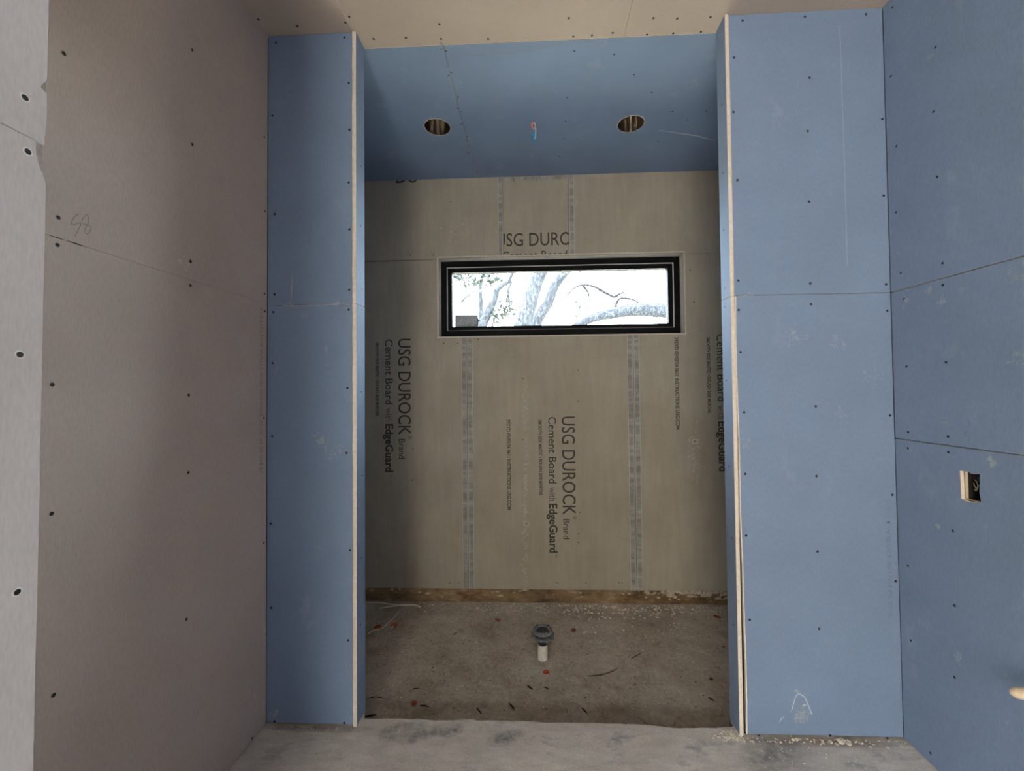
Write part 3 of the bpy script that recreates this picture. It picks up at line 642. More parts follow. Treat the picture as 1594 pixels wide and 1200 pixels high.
ribbon('pencil_figure', F_RIGHT, [(p.x, p.y) for p in arc([(*p, 0) for p in P5_R], 4)], .0016, plain('pencil_on_blue', (.13, .16, .22)), RB[1][0])
sz = ((.04, .06), (.04, .03), (.05, .02), (.06, .025), (.03, .05), (.06, .10), (.03, .05), (.02, .015), (.05, .02), (.04, .04), (.05, .03), (.08, .09))
for (u, v), (a, b) in zip(SMR, sz): patch('scuff', F_RIGHT, u, v, a, b, SMEAR if a < .05 else SCUFF, [q[0] for q in RB if q[3] <= v <= q[4]][0], .3)

# shower side walls (mostly hidden) and the cement board back wall
for nm, x0, x1, lab in (('wall_shower_left', NL - .15, NL, 'cement board side wall hidden left inside the shower'), ('wall_shower_right', NR, NR + .15, 'cement board side wall hidden right inside the shower')):
    struct(box(nm, (x0, DC - T, RZ - .05), (x1, DB + .3, H + .24), CEM), lab, 'wall')
box('moisture_board', (NL, DC - T, -.03), (XB - .017, DC, H), BLUE, wcl); box('moisture_board', (XC + .017, DC - T, -.03), (NR, DC, H), BLUE, wcr)
W0, W1, WZ0, WZ1 = -.7385, 1.0800, 1.8505, 2.4430
RV = .085
bm = bmesh.new(); y0, y1 = DB + T + .001, DB + .17
bx(bm, (NL - .1, y0, RZ - .05), (W0 - .012, y1, H + .24)); bx(bm, (W1 + .012, y0, RZ - .05), (NR + .1, y1, H + .24))
bx(bm, (W0 - .012, y0, RZ - .05), (W1 + .012, y1, WZ0 - .012)); bx(bm, (W0 - .012, y0, WZ1 + .012), (W1 + .012, y1, H + .24))
wb = struct(from_bm('wall_back', bm, DARK), 'cement board back wall of the shower around a strip window', 'wall')
KB = []
bz = -.021
def cb_(poly):
    b = prism('cement_board', F_BACK, poly, [CEM, CEM], wb, -T, 0); us = [p[0] for p in poly]; vs_ = [p[1] for p in poly]
    KB.append((b, min(us), max(us), min(vs_), max(vs_))); return b
g = .0012; JL, JR, UL, UR, SY = -.5275, .7035, -.2485, .2440, 2.4338
c1 = cb_([(NL, bz), (JL - g, bz), (JL - g, WZ0 - g), (W0, WZ0 - g), (W0, SY - g * 1.5), (NL, SY - g * 1.5)])
c2 = cb_([(JL + g, bz), (JR - g, bz), (JR - g, WZ0 - g), (JL + g, WZ0 - g)])
c3 = cb_([(JR + g, bz), (NR, bz), (NR, SY - g), (W1, SY - g), (W1, WZ0 - g), (JR + g, WZ0 - g)])
c4 = cb_([(NL, SY + g * 1.5), (W0, SY + g * 1.5), (W0, WZ1), (UL - g, WZ1), (UL - g, H - .002), (NL, H - .002)])
c5 = cb_([(UL + g, WZ1), (UR - g, WZ1), (UR - g, H - .002), (UL + g, H - .002)])
c6 = cb_([(UR + g, WZ1), (W1, WZ1), (W1, SY + g), (NR, SY + g), (NR, H - .002), (UR + g, H - .002)])
screws(F_BACK, SC_BACK, KB, CEM, .0042, 1.3)
def band(par, u0, u1, v0, v1, m):
    b = prism('edge_wrap', F_BACK, [(u0, v0), (u1, v0), (u1, v1), (u0, v1)], [m, m], par, .0001, .0009, (), 1, 0)
    if v1 - v0 > u1 - u0:
        for u in (u0, u1): ribbon('wrap_line', F_BACK, [(u, v0 + (v1 - v0) * k / 8) for k in range(9)], .0034, LINE, par, .0012)
band(c1, JL - .040, JL - .005, bz, WZ0 - .004, TAPEV); band(c2, JL + .005, JL + .040, bz, WZ0 - .004, TAPEV)
band(c2, JR - .042, JR - .006, bz, WZ0 - .004, TAPEV); band(c3, JR + .006, JR + .042, bz, WZ0 - .004, TAPEV)
band(c4, UL - .034, UL - .005, WZ1 + .01, H - .004, TAPEV); band(c6, UR + .006, UR + .038, WZ1 + .01, H - .004, TAPEV)
band(c5, UL + .012, UR - .012, H - .032, H - .006, TAPEH)
ribbon('joint_filler', F_BACK, [(UL - g - .003, WZ1 + (H - WZ1) * k / 6) for k in range(7)], .005, LINE, c4, .0011)
ribbon('joint_filler', F_BACK, [(UR + g + .003, WZ1 + (H - WZ1) * k / 6) for k in range(7)], .005, LINE, c6, .0011)
dn, rg_ = (0, -1), (1, 0)
def print_block(par, u, v, clip=None):                   # u = baseline of the big line, v = its top
    cap = .094; L1 = .722
    text('USG DUROCK', F_BACK, (u, v), dn, rg_, L1, cap, INK, par, .004, clip)
    text('®', F_BACK, (u + .072, v - L1 - .008), dn, rg_, .026, .026, INKS, par)
    text('Brand', F_BACK, (u + .002, v - L1 - .030), dn, rg_, .148, .046, INK, par, .002, clip)
    q = u - .099
    text('Cement Board', F_BACK, (q, v - .002), dn, rg_, .490, .056, INK, par, .006, clip)
    text('with', F_BACK, (q, v - .522), dn, rg_, .100, .050, INKS, par, -.006, clip)
    text('EdgeGuard', F_BACK, (q, v - .640), dn, rg_, .360, .056, INK, par, .028, clip)
    text('™', F_BACK, (q + .030, v - 1.008), dn, rg_, .022, .022, INKS, par)
    text('SMOOTH SIDE MASTIC • ROUGH SIDE MORTAR', F_BACK, (u - .172, v - .024), dn, rg_, .556, .023, INKS, par, .035)
print_block(c1, -1.0485, 1.8385); print_block(c2, .1735, 1.2455)
print_block(c3, 1.4080, 1.8400)
text('392YD 05/03/24 0611 INSTRUCTIONS USG.COM', F_BACK, (-.2340, 1.2250), dn, rg_, .666, .026, INKS, c2, .035)
text('392YD 05/03/24 0617 INSTRUCTIONS USG.COM', F_BACK, (1.0050, 1.8190), dn, rg_, .675, .026, INKS, c3, .035)
text('USG DUROCK', F_BACK, (UL - .052, 2.5215), (1, 0), (0, 1), .72, .0965, INK, c5, .004, [(0, UL + .003, -1), (0, UR - .002, 1)])
text('Cement Board', F_BACK, (UL - .008, 2.4210), (1, 0), (0, 1), .485, .060, INK, c5, .006, [(0, UL + .003, -1), (0, UR - .010, 1), (1, WZ1 + .001, -1)])
text('DU', F_BACK, (-1.060, 3.026), (1, 0), (0, 1), .165, .094, INK, c4, .008, [(1, H - .003, 1)])
FADE = plain('faint_stamp', (.60, .58, .53))
for (u, v), par in ((BX1, c2), (BX2, c3)):
    for a, b, c, d in ((-.019, -.016, -.015, .016), (.015, -.016, .019, .016), (-.019, .012, .019, .016), (-.019, -.016, .019, -.012)):
        prism('stamp_box', F_BACK, [(u + a, v + b), (u + c, v + b), (u + c, v + d), (u + a, v + d)], [FADE, FADE], par, .0001, .0006, (), 1, 0)
    text('n', F_BACK, (u - .008, v + .005), dn, rg_, .010, .02, INK, par, .02)
for k in range(7): patch('dust_streak', F_BACK, -.094 - .002 * k, 1.38 - .2 * k, .05, .34, DUST, c2)
for u, v, a, b in ((-.105, .56, .05, .16), (-.10, .75, .05, .12), (-.10, .02, .05, .2), (1.14, 1.05, .12, .3), (1.13, .9, .10, .35), (.28, 2.7, .05, .5), (-.60, 2.6, .3, .3)): patch('dust_streak', F_BACK, u, v, a, b, DUST, c2 if u < .7 and v < 1.8 else c3 if v < 2 else c6 if u > 0 else c4)
ft = box('footing', (NL, DB - .004, RZ - .03), (NR, DB + .02, bz - .001), FOOT, wb, .003); ft['label'] = 'brown stained concrete footing strip'
# plaster lip and crusts along the footing
bm = bmesh.new()
for k in range(120):
    x = rnd.uniform(.75, 1.4) if rnd.random() < .55 else rnd.uniform(-1.4, 1.6); r = rnd.uniform(.003, .013) * (1.5 if x > .8 else 1); z_ = bz - .004 - rnd.random() ** 2 * .06
    q = bmesh.ops.create_icosphere(bm, subdivisions=1, radius=r)['verts']; kx, kz = rnd.uniform(.8, 2.2), rnd.uniform(.4, .9)
    for p in q: p.co = Vector((p.co.x * kx * rnd.uniform(.7, 1.3) + x, p.co.y * .22 + DB - .004, p.co.z * kz * rnd.uniform(.7, 1.3) + z_))
tag(from_bm('plaster_crust', bm, plain('footing_crust', (.44, .37, .28), .95, vary=.35, scale=40), ft), kind='stuff')

# ------------------------------------------------------------------ window
wi = struct(empty('window_1', (W0 + .9, DB + RV, WZ0)), 'black framed strip window high in the shower wall', 'window')
TRIM = plain('return_plaster', (.56, .50, .42), .9)
def frame(name, a0, a1, b0, b1, wl_, wr_, wb_, wt_, y0, y1, m, bev=.002):
    bm = bmesh.new()
    bx(bm, (a0, y0, b0), (a0 + wl_, y1, b1), 0, bev); bx(bm, (a1 - wr_, y0, b0), (a1, y1, b1), 0, bev)
    bx(bm, (a0 + wl_, y0, b0), (a1 - wr_, y1, b0 + wb_), 0, bev); bx(bm, (a0 + wl_, y0, b1 - wt_), (a1 - wr_, y1, b1), 0, bev)
    return from_bm(name, bm, m, wi)
t1 = struct(box('trim_1', (W0 - .01, DB - .001, WZ1), (W1 + .01, DB + .17, WZ1 + .012), TRIM, None, .001), 'plastered head return above the strip window', 'trim')
t2 = struct(box('trim_2', (W0 - .012, DB - .001, WZ0 - .012), (W1 + .012, DB + .17, WZ0), TRIM, None, .001), 'plastered sill return below the strip window', 'trim')
t3 = struct(box('trim_3', (W0 - .012, DB - .001, WZ0), (W0, DB + .17, WZ1), TRIM, None, .001), 'plastered left return of the strip window', 'trim')
t4 = struct(box('trim_4', (W1, DB - .001, WZ0), (W1 + .012, DB + .17, WZ1), TRIM, None, .001), 'plastered right return of the strip window', 'trim')
Y = DB + RV
frame('frame', W0, W1, WZ0, WZ1, .043, .043, .056, .044, Y, Y + .08, FRAME)
frame('gasket', W0 + .043, W1 - .043, WZ0 + .056, WZ1 - .044, .0045, .006, .002, .005, Y + .004, Y + .02, GASK, 0)
frame('sash', W0 + .0475, W1 - .049, WZ0 + .058, WZ1 - .049, .034, .036, .030, .034, Y + .012, Y + .07, FRAME)
pn = box('pane', (W0 + .07, Y + .05, WZ0 + .07), (W1 - .07, Y + .054, WZ1 - .07), GLASS, wi)
lb = bmesh.new(); bx(lb, (-.642, Y + .0485, 1.9420), (-.462, Y + .0495, 2.0360)); bx(lb, (-.470, Y + .0478, 1.9500), (-.460, Y + .0486, 2.0380), 1)
lo = from_bm('label', lb, [LABEL, plain('label_dark_edge', (.10, .10, .10))], pn); lo['label'] = 'grey paper label stuck on the pane'
for k in range(7): 
    x = rnd.uniform(-.5, .95); o = box('plaster_crumb', (x, Y - .012, WZ0), (x + rnd.uniform(.004, .012), Y - .004, WZ0 + .004), CRUMB, t2)
adopt(wi)

# ------------------------------------------------------------------ rest of the room behind the viewer; opening, screen wall and patio are added
bm = bmesh.new(); bx(bm, (-4.3, -4.7, -.05), (-2.2, -4.55, H + .24)); bx(bm, (.05, -4.7, -.05), (2.1, -4.55, H + .24)); bx(bm, (-2.2, -4.7, 2.34), (.05, -4.55, H + .24))  # rear opening is added, sized for the daylight it lets in
struct(from_bm('wall_rear', bm, PALE), 'plasterboard wall behind the viewer with an added opening for daylight', 'wall')
bm = bmesh.new(); bx(bm, (-4.35, -4.7, -.05), (-4.2, -3.2, H + .24)); bx(bm, (-4.2, -3.2, -.05), (XA - .16, -3.05, H + .24))
struct(from_bm('wall_side', bm, PALE), 'plasterboard wall further left behind the viewer', 'wall')

struct(box('wall_sky_screen', (-14, -9.4, -.45), (9, -9.1, 3.9), GRND), 'tall added screen wall hiding the low sky behind the viewer', 'wall')  # added unseen wall, keeps low sky light from entering the rear opening
struct(box('added_patio', (-14, -9.1, -.45), (9, -4.7, -.05), SLAB), 'added concrete patio, unseen, outside the rear opening', 'patio')  # added unseen patio, reflects daylight toward the rear opening

# ------------------------------------------------------------------ recessed lights
def can(c, label, rot):
    t = tag(empty('recessed_light', (c[0], c[1], H)), label, 'light', 'recessed light housings in the shower ceiling'); L = (c[0], c[1], H)
    lathe('housing', [(.0785, -.001), (.0785, .150), (.0745, .156), (0, .156), (0, .154), (.0735, .154), (.0765, .149), (.0765, -.001)], METAL, L, t, 40)
    lathe('rim', [(.0772, .002), (.0772, -.0012), (.0812, -.0016), (.0822, .0), (.0800, .0002)], RIM, L, t, 40)
    for k in range(3):
        a = rot + k * 2.094; p = Vector((c[0] + .074 * math.cos(a), c[1] + .074 * math.sin(a), H + .03)); bm = bmesh.new()
        bx(bm, (-.006, -.0025, -.012), (.006, .0025, .012), 0, .001); bmesh.ops.transform(bm, matrix=Matrix.Translation(p) @ Matrix.Rotation(a + math.pi / 2, 4, 'Z'), verts=bm.verts)
        from_bm('clip', bm, CLIPM, t)
    lathe('lamp_socket', [(0, .125), (.017, .125), (.019, .130), (.019, .154), (0, .154)], GRYD, L, t, 20)
    adopt(t); return t
can(CANS[0], 'round steel recessed light housing beside the ceiling board joint', .2)
can(CANS[1], 'round steel recessed light housing near the white scratch on the ceiling', 1.0)
# ------------------------------------------------------------------ wires hanging from the ceiling hole
c = CANS[2]
t = tag(empty('light_cable', (c[0], c[1], H)), 'short pink, white and blue wires hanging from a hole in the shower ceiling', 'wire')
tube('white_wire', [(c[0] + .006, c[1], H + .05), (c[0] + .008, c[1] - .002, H - .01), (c[0] + .013, c[1] - .006, H - .045), (c[0] + .011, c[1] - .004, H - .085), (c[0] + .006, c[1] - .002, H - .10)], .0045, WWIRE, t)
tube('pink_wire', [(c[0], c[1], H + .05), (c[0] - .004, c[1] - .004, H - .005), (c[0] - .012, c[1] - .008, H - .02), (c[0] - .008, c[1] - .010, H - .036), (c[0] + .004, c[1] - .008, H - .04)], .0085, RWIRE, t)
tube('blue_wire', [(c[0] + .003, c[1] - .004, H - .03), (c[0] + .002, c[1] - .006, H - .06), (c[0] - .001, c[1] - .004, H - .085), (c[0] + .001, c[1] - .003, H - .115)], [.004, .0075, .0095, .006], BWIRE, t)
tube('blue_wire', [(c[0] + .004, c[1] - .002, H - .05), (c[0] + .008, c[1], H - .09), (c[0] + .006, c[1], H - .112)], .0045, BWIRE, t)
adopt(t)
# ------------------------------------------------------------------ outlet box in the right wall
t = tag(empty('outlet_box', (XD + .01, -.29, 1.045)), 'cream electrical box with loose wires in the right wall cut-out', 'outlet')
bm = bmesh.new(); X0, X1 = XD + T + .0006, XD + .070; a0, a1, z0, z1 = -.3275, -.2610, 1.045, 1.146; XM = X0 + .008
for q0, q1, mi in ((X0, XM, 0), (XM, X1, 1)):
    bx(bm, (q0, a1 - .003, z0), (q1, a1, z1), mi); bx(bm, (q0, a0, z0), (q1, a0 + .003, z1), mi); bx(bm, (q0, a0, z0), (q1, a1, z0 + .003), mi); bx(bm, (q0, a0, z1 - .003), (q1, a1, z1), mi)
bx(bm, (X1, a0, z0), (X1 + .003, a1, z1), 1)
from_bm('box_body', bm, [BOXM, DARK], t)  # inner box walls coloured dark to stand for the shade inside
D_ = XD + .036
def wz(pts, nm, r, m): tube(nm, arc([(D_ + d, -.2745 - a, 1.0935 + b) for d, a, b in pts], 4), r, m, t)
wz([(.008, -.0085, .018), (0, -.001, .021), (-.003, .008, .014), (-.004, .011, .002), (-.003, .006, -.012), (.0, -.002, -.016), (.006, -.009, -.012)], 'bare_wire', .0016, COP)
wz([(.010, .0085, .008), (.0, .0075, .001), (-.001, .004, -.008), (-.002, -.003, .002), (.002, -.008, .010)], 'bare_wire', .0014, COP)
wz([(.020, .012, .040), (.004, .010, .036), (-.001, .0085, .028), (.006, .004, .020)], 'green_wire', .0042, TEAL)
wz([(.020, -.006, .038), (.004, -.006, .034), (.0, -.004, .027), (.010, -.006, .020)], 'maroon_wire', .004, MAR)
adopt(t)
# ------------------------------------------------------------------ capped tube from the right wall
t = tag(empty('water_tube', (XD, -.5, .548)), 'cream capped tube sticking out low from the right wall', 'pipe')
tube('tube_body', [(XD + .06, -.5, .548), (1.386, -.5, .5480), (1.3775, -.5, .5488), (1.3705, -.5, .5515), (1.3665, -.5, .5545)], [.0148, .0148, .0140, .0105, .0040], CREAM, t, 20)
lathe('escutcheon', [(.0152, 0), (.022, .0005), (.021, .002), (.0152, .003)], plain('torn_rim', (.5, .45, .4)), (0, 0, 0), t, 20)
e = [q for q in t.children if q.name.startswith('escutcheon')][0]; adopt(t); e.matrix_parent_inverse = Matrix.Identity(4); e.rotation_euler = (0, -math.pi / 2, 0)
# ------------------------------------------------------------------ shower drain riser
dx, dy = DRAIN
t = tag(empty('shower_drain', (dx, dy, RZ)), 'dark clamping ring drain on a white pipe standing up from the shower floor', 'drain'); L = (dx, dy, RZ)
lathe('pipe', [(.029, -.03), (.029, .086), (.025, .086), (.025, -.03)], PVC, L, t)
lathe('neck', [(.024, .084), (.0265, .084), (.0270, .112), (.033, .122), (.033, .130), (.02, .130), (.02, .084)], BLK, L, t)
lathe('lower_flange', [(.03, .124), (.058, .126), (.0665, .131), (.0670, .138), (.058, .142), (.03, .142)], GRYP, L, t)
lathe('gasket_ring', [(.03, .140), (.055, .140), (.0545, .156), (.03, .156)], BLK, L, t)
lathe('clamping_ring', [(.036, .154), (.056, .154), (.0575, .159), (.0565, .167), (.052, .170), (.040, .170), (.036, .166), (.036, .154)], GRYP, L, t)
lathe('strainer', [(.0365, .160), (.034, .163), (.0, .164)], GRYD, L, t)
for k in range(4):
    a = .75 + k * math.pi / 2; lathe('bolt', [(.004, .150), (.004, .176), (.0025, .178), (0, .178)], BLK, (dx + .0465 * math.cos(a), dy + .0465 * math.sin(a), RZ), t, 8)
for k in range(8):
    a = .3 + k * math.pi / 4; p = Vector((dx + .064 * math.cos(a), dy + .064 * math.sin(a), RZ + .134)); bm = bmesh.new(); bx(bm, (-.007, -.005, -.004), (.007, .005, .005), 0, .001)
    bmesh.ops.transform(bm, matrix=Matrix.Translation(p) @ Matrix.Rotation(a, 4, 'Z'), verts=bm.verts); from_bm('lug', bm, GRYP, t)
adopt(t)

# ------------------------------------------------------------------ litter in the recess
def petal(u, v, label, s, m, rot, tilt, tip=False):
    """a curled scrap of thin orange plastic"""
    bm = bmesh.new(); n = 6; rows = []
    for i in range(n + 1):
        a = i / n; wv = math.sin(math.pi * (.12 + .8 * a)) ** .8 * .5; rows.append([bm.verts.new((s * (a - .5), s * wv * (b - .5) * 1.7, s * (.30 * (2 * b - 1) ** 2 * wv + .16 * (a - .4) ** 2 + .04 * rnd.random()))) for b in (0, .25, .5, .75, 1)])
    for i in range(n):
        for j in range(4): bm.faces.new([rows[i][j], rows[i + 1][j], rows[i + 1][j + 1], rows[i][j + 1]])
    r = bmesh.ops.solidify(bm, geom=bm.faces[:], thickness=.0012)
    zmin = min(q.co.z for q in bm.verts)
    o = from_bm('plastic_scrap', bm, m, None, True); o.location = (u, v, rz(u, v) + .001 - zmin); o.rotation_euler = (tilt, 0, rot)
    if tip:
        k = tube('white_tip', [(-s * .55, 0, s * .06), (-s * .35, 0, s * .08), (-s * .2, 0, s * .12)], s * .13, WWIRE, o, 8)
    return tag(o, label, 'scrap', 'orange scraps on the shower floor')
OL = ('orange plastic scrap with a white tip near the pale string', 'reddish orange scrap lying under the curved pale string', 'faded pinkish red scrap left of the drain near the back wall', 'small red scrap just right of the drain', 'orange red scrap in the back right corner of the shower',
      'light orange scrap in front of the drain pipe', 'dark orange scrap near the slab edge at left', 'tiny dull red scrap at right in the middle of the floor', 'tiny dull red scrap against the right partition')
for i, ((u, v), lab) in enumerate(zip(ORANGE, OL)):
    petal(u, v, lab, (.055, .048, .045, .034, .045, .036, .030, .020, .020)[i], (ORNG, ORNG, PINK, PINK, ORNG, ORNG, ORNG, PINK, PINK)[i], (1.2, .2, 2.0, .7, 2.3, .4, 1.0, .5, 0)[i], .15, i == 0)
def stick(name, u, v, ln, r, rot, m, label, bend=0, cat='splinter', group='splinters on the shower floor'):
    d = Vector((math.cos(rot), math.sin(rot))); q = Vector((-d.y, d.x)); P = []
    for k in range(6):
        a = k / 5 - .5; P.append((a * ln * d.x + bend * (.25 - a * a) * ln * q.x, a * ln * d.y + bend * (.25 - a * a) * ln * q.y, r * .9 + rnd.uniform(0, .0008)))
    r *= .8
    o = tube(name, P, [r * .6, r, r * 1.1, r, r * .9, r * .4], m, None, 6, .4); o.location = (u, v, rz(u, v) + .0008); return tag(o, label, cat, group)
TW = ((.050, .0036, -.9, 0, TWIG, 'short dark splinter near the slab edge, second from the left partition'), (.052, .0038, -.9, 0, TWIG, 'short dark splinter near the slab edge below the drain'), (.042, .0046, -.8, 0, TWIG, 'stubby dark splinter left of the light orange scrap'), (.03, .003, -.5, .3, TWIG, 'tiny dark splinter below the light orange scrap'),
      (.050, .0030, -.2, .3, TWIG, 'curved dark twig beside the dark orange scrap'), (.055, .0040, .35, .2, TWIG, 'dark twig in the front left corner of the recess'), (.085, .0022, .05, .5, TWIG, 'thin curled twig near the left partition'), (.045, .0035, -1.0, .1, TWIG, 'dark splinter by the slab edge below the long root'),
      (.085, .0030, .62, 0, ROOTB, 'straight brown splinter right of the drain'), (.19, .0036, .35, -.35, ROOTB, 'long bent root right of the drain, in mid floor'), (.07, .0026, -.85, .1, WOODL, 'pale splinter touching the slab edge'), (.035, .003, 1.0, .4, TWIG, 'small dark fleck left of the drain'),
      (.045, .003, .35, 0, WOODL, 'pale chip of wood near the pale string'), (.035, .0024, .1, .1, TWIG, 'small grey twig in the left half of the floor'), (.03, .004, -.8, .1, TWIG, 'dark fleck near the right partition'))
for (u, v), (ln, r, rot, bend, m, lab) in zip(TWIGS, TW): stick('splinter', u, v, ln, r, rot, m, lab, bend)
def strand(pts, r, label):
    o = tube('string', arc([(x, y, rz(x, y) + r + .0015 + .004 * (i % 2)) for i, (x, y) in enumerate(pts)], 5), r, STRG, None, 6, .2); return tag(o, label, 'string')
strand(STRING1, .0042, 'straight pale string along the footing at left'); strand(STRING1b, .0048, 'wavy pale string in front of the footing at left'); strand(STRING2, .0038, 'curved pale string crossing the orange scraps')
# loose crumbs: too many to count
def crumbs(name, spots, m, z, label, cat, dark=()):
    bm = bmesh.new()
    for i, (x, y, s) in enumerate(list(spots) + list(dark)):
        e = bmesh.ops.create_icosphere(bm, subdivisions=1, radius=s)['verts']; k = Vector((rnd.uniform(.7, 1.6), rnd.uniform(.7, 1.4), rnd.uniform(.4, .8))); R_ = Matrix.Rotation(rnd.random() * 6, 3, 'Z')
        for q in e: q.co = R_ @ Vector((q.co.x * k.x, q.co.y * k.y, q.co.z * k.z)) * rnd.uniform(.75, 1.2) + Vector((x, y, (rz(x, y) if z < -.05 else z) + s * .3))
        if i >= len(spots):
            for f in {f for q in e for f in q.link_faces}: f.material_index = 1
    return tag(from_bm(name, bm, [m, CRUMBD]), label, cat, None, 'stuff')
sp = []
for _ in range(520):
    y = DB - .02 - abs(rnd.gauss(0, .055)); sp.append((rnd.uniform(-1.4, 1.5) if rnd.random() < .5 else rnd.uniform(-.4, 1.3), min(y, DB - .012), rnd.uniform(.0016, .0055) * (1.5 if rnd.random() < .12 else 1)))
for _ in range(70): sp.append((rnd.uniform(.2, .95), rnd.uniform(.9, 1.22), rnd.uniform(.003, .0085)))
for _ in range(90): sp.append((rnd.uniform(-.5, 1.2), rnd.uniform(1.12, 1.25), rnd.uniform(.004, .009)))
for _ in range(420): sp.append((rnd.uniform(-1.3, 1.4), rnd.uniform(.1, 1.2), rnd.uniform(.0012, .0035)))
keep_off = [(*DRAIN, .06)] + [(p.x, p.y, .045) for st in (STRING1, STRING1b, STRING2) for p in arc([(x, y, 0) for x, y in st], 5)] + [(TWIGS[9][0], TWIGS[9][1], .1)] + [(x, y, .035) for x, y in TWIGS] + [(x, y, .035) for x, y in ORANGE]
far = lambda q: all(math.hypot(q[0] - a, q[1] - b) > c for a, b, c in keep_off)
sd = [(rnd.uniform(-1.3, 1.4), rnd.uniform(.07, 1.25), rnd.uniform(.0012, .0038)) for _ in range(900)]
crumbs('floor_crumbs', [q for q in sp if far(q)], CRUMB, RZ + .004, 'pale plaster crumbs and dark grit scattered over the dirty shower floor', 'debris', [q for q in sd if far(q)])
sp = []
for _ in range(150): sp.append((XC - abs(rnd.gauss(0, .05)) + .01, rnd.uniform(-.03, .03), rnd.uniform(.0015, .005)))
for _ in range(120): sp.append((rnd.uniform(XC, XD), -.006 - abs(rnd.gauss(0, .018)), rnd.uniform(.0012, .004)))
for _ in range(14): sp.append((1.21 + rnd.gauss(0, .03), -.02 + rnd.gauss(0, .012), rnd.uniform(.004, .009)))
for _ in range(6): sp.append((1.035 + rnd.gauss(0, .006), -.012 + rnd.gauss(0, .006), rnd.uniform(.004, .007)))
for _ in range(70): sp.append((rnd.uniform(.8, 1.25), -.05 - abs(rnd.gauss(0, .08)), rnd.uniform(.001, .0026)))
crumbs('gypsum_crumbs', sp, CRUMB, 0, 'white gypsum crumbs swept against the foot of the right partition', 'debris')
sp = [(rnd.uniform(XA + .02, XB), -.006 - abs(rnd.gauss(0, .02)), rnd.uniform(.001, .003)) for _ in range(60)]
crumbs('gypsum_crumbs', sp, CRUMB, 0, 'few gypsum crumbs along the foot of the left partition', 'debris')
FS = Fr((0, 0, 0), (1, 0, 0), (0, 1, 0), (0, 0, 1))
for u, v, a, b in ((-.62, -.02, .16, .10), (-.50, -.03, .22, .08), (-.38, -.01, .12, .07), (-.15, -.04, .18, .08), (.9, -.08, .30, .16)):
    stain('slurry_stain', FS, u, v, a, b, STAIN if 'STAIN' in globals() else globals().setdefault('STAIN', scuff_mat('grey_slurry_stain', (.20, .205, .215), .35, .62, .6, 26)), floor, .4, .0008)
ST2 = scuff_mat('brown_floor_stain', (.34, .25, .16), .2, .55, .6, 18)
stain('slurry_stain', FS, -.96, -.012, .5, .05, ST2, floor, 0, .0009); stain('slurry_stain', FS, 1.15, -.02, .7, .06, ST2, floor, 0, .0009)

# ------------------------------------------------------------------ outside: yard and live oaks
struct(box('ground', (-40, DB + .5, -.6), (40, 60, -.45), GRND), 'bare sandy yard outside the window', 'ground')
def leaves(name, blobs, parent, n, s, m=LEAF):
    bm = bmesh.new()
    for (c, r) in blobs:
        for _ in range(n):
            p = Vector(c) + Vector((rnd.gauss(0, r), rnd.gauss(0, r * .6), rnd.gauss(0, r))); d = Vector((rnd.gauss(0, 1), rnd.gauss(0, 1), rnd.gauss(0, 1))).normalized(); q = d.orthogonal().normalized(); l = s * rnd.uniform(.6, 1.3)
            bm.faces.new([bm.verts.new(p + d * l), bm.verts.new(p + q * l * .45), bm.verts.new(p - d * l), bm.verts.new(p - q * l * .45)])
    me = bpy.data.meshes.new(name); bm.to_mesh(me); bm.free(); return tag(link(name, me, m, parent), kind='stuff')
def P3(pts, y, dy_=0): return [(x, y + dy_ * i, z) for i, (x, z) in enumerate(pts)]
def tree(label, base, limbs, blobs, nl=40, ls=.05):
    t = tag(empty('oak_tree', base), label, 'tree')
    for nm, pts, r0, r1 in limbs:
        P = arc(pts, 4); n = len(P); tube(nm, P, [r0 + (r1 - r0) * k / (n - 1) for k in range(n)], BARK if r0 > .04 else TWIGB, t, 12 if r0 > .04 else 7, .18)
    if blobs: leaves('foliage', blobs, t, nl, ls)
    adopt(t)
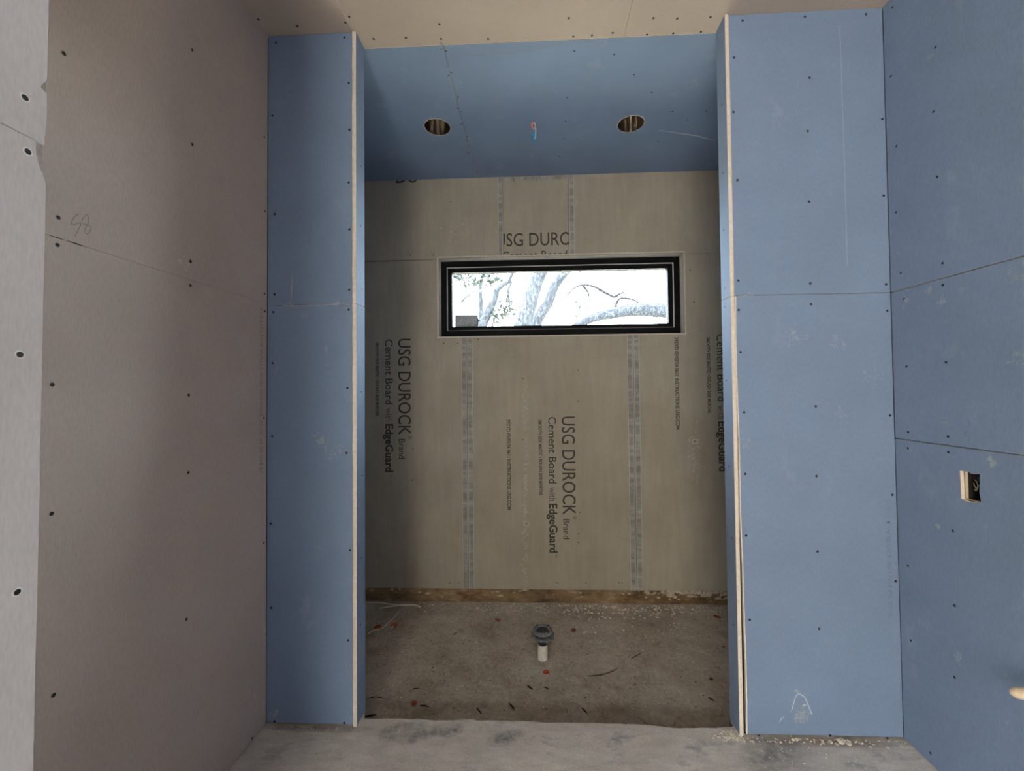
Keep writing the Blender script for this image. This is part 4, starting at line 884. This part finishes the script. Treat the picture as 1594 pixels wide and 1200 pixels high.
def base_of(pts, y, dz=2.9): x, z = pts[0]; x2, z2 = pts[1]; s = (x2 - x) / max(.1, z2 - z); return (x - s * 1.2, y, -.45)
b = base_of(TR_MAIN, 7); b2_ = base_of(TR_SEC, 8)
tree('pale oak with a thick leaning trunk in the middle of the window', b, [('trunk', [b, ((b[0] + TR_MAIN[0][0]) / 2, 7, 1.2)] + P3(TR_MAIN, 7) + [(.9, 7, 6.5)], .22, .11)], [((.6, 7.3, 5.6), .5)])
tree('slimmer leaning oak just behind the thick trunk', b2_, [('trunk', [b2_, ((b2_[0] + TR_SEC[0][0]) / 2, 8, 1.3)] + P3(TR_SEC, 8) + [(1.9, 8, 6.5)], .17, .07)], [((1.7, 8, 5.8), .5)])
b = base_of(TR_THIN, 9)
tree('thin forked oak with green tufts at the left of the window', b, [('trunk', [b, ((b[0] + TR_THIN[0][0]) / 2 - .05, 9, 1.4)] + P3(TR_THIN, 9) + [(-.3, 9, 5.6)], .17, .03), ('branch', P3(BR5, 9), .03, .015), ('branch', P3(BR6, 9), .05, .03)] , [((x, 9, z), .13) for x, z in LF], 40, .09)
b = (-1.62, 10, -.45)
tree('slender straight oak stem far left behind the window', b, [('trunk', [b, (-1.6, 10, 1.5)] + P3(TR_TWIN, 10) + [(-1.5, 10, 6.3)], .09, .04)], [((-2.2, 10, 5.2), .3), ((-1.2, 10, 5.3), .25)], 40, .05)
b = (5.6, 6, -.45)
tree('oak at right whose heavy limb crosses the lower right of the window', b, [('trunk', [b, (5.6, 6.1, 1.0), (5.4, 6.1, 2.4), (5.0, 6.1, 4.2), (4.8, 6.1, 6.5)], .36, .2), ('limb', P3(TR_LIMB[::-1], 6) if False else [(5.3, 6.1, 2.6), (4.2, 6.05, 2.95)] + [(x, 6, z) for x, z in TR_LIMB[::-1]], .19, .055)] +
     [('branch', P3(q, y), .030, .014) for q, y in ((BR1, 6.2), (BR2, 6.2), (BR3, 6.1), (BR4, 6.2))], [((x, 6.6, z), .10) for x, z in LF2], 22, .05)
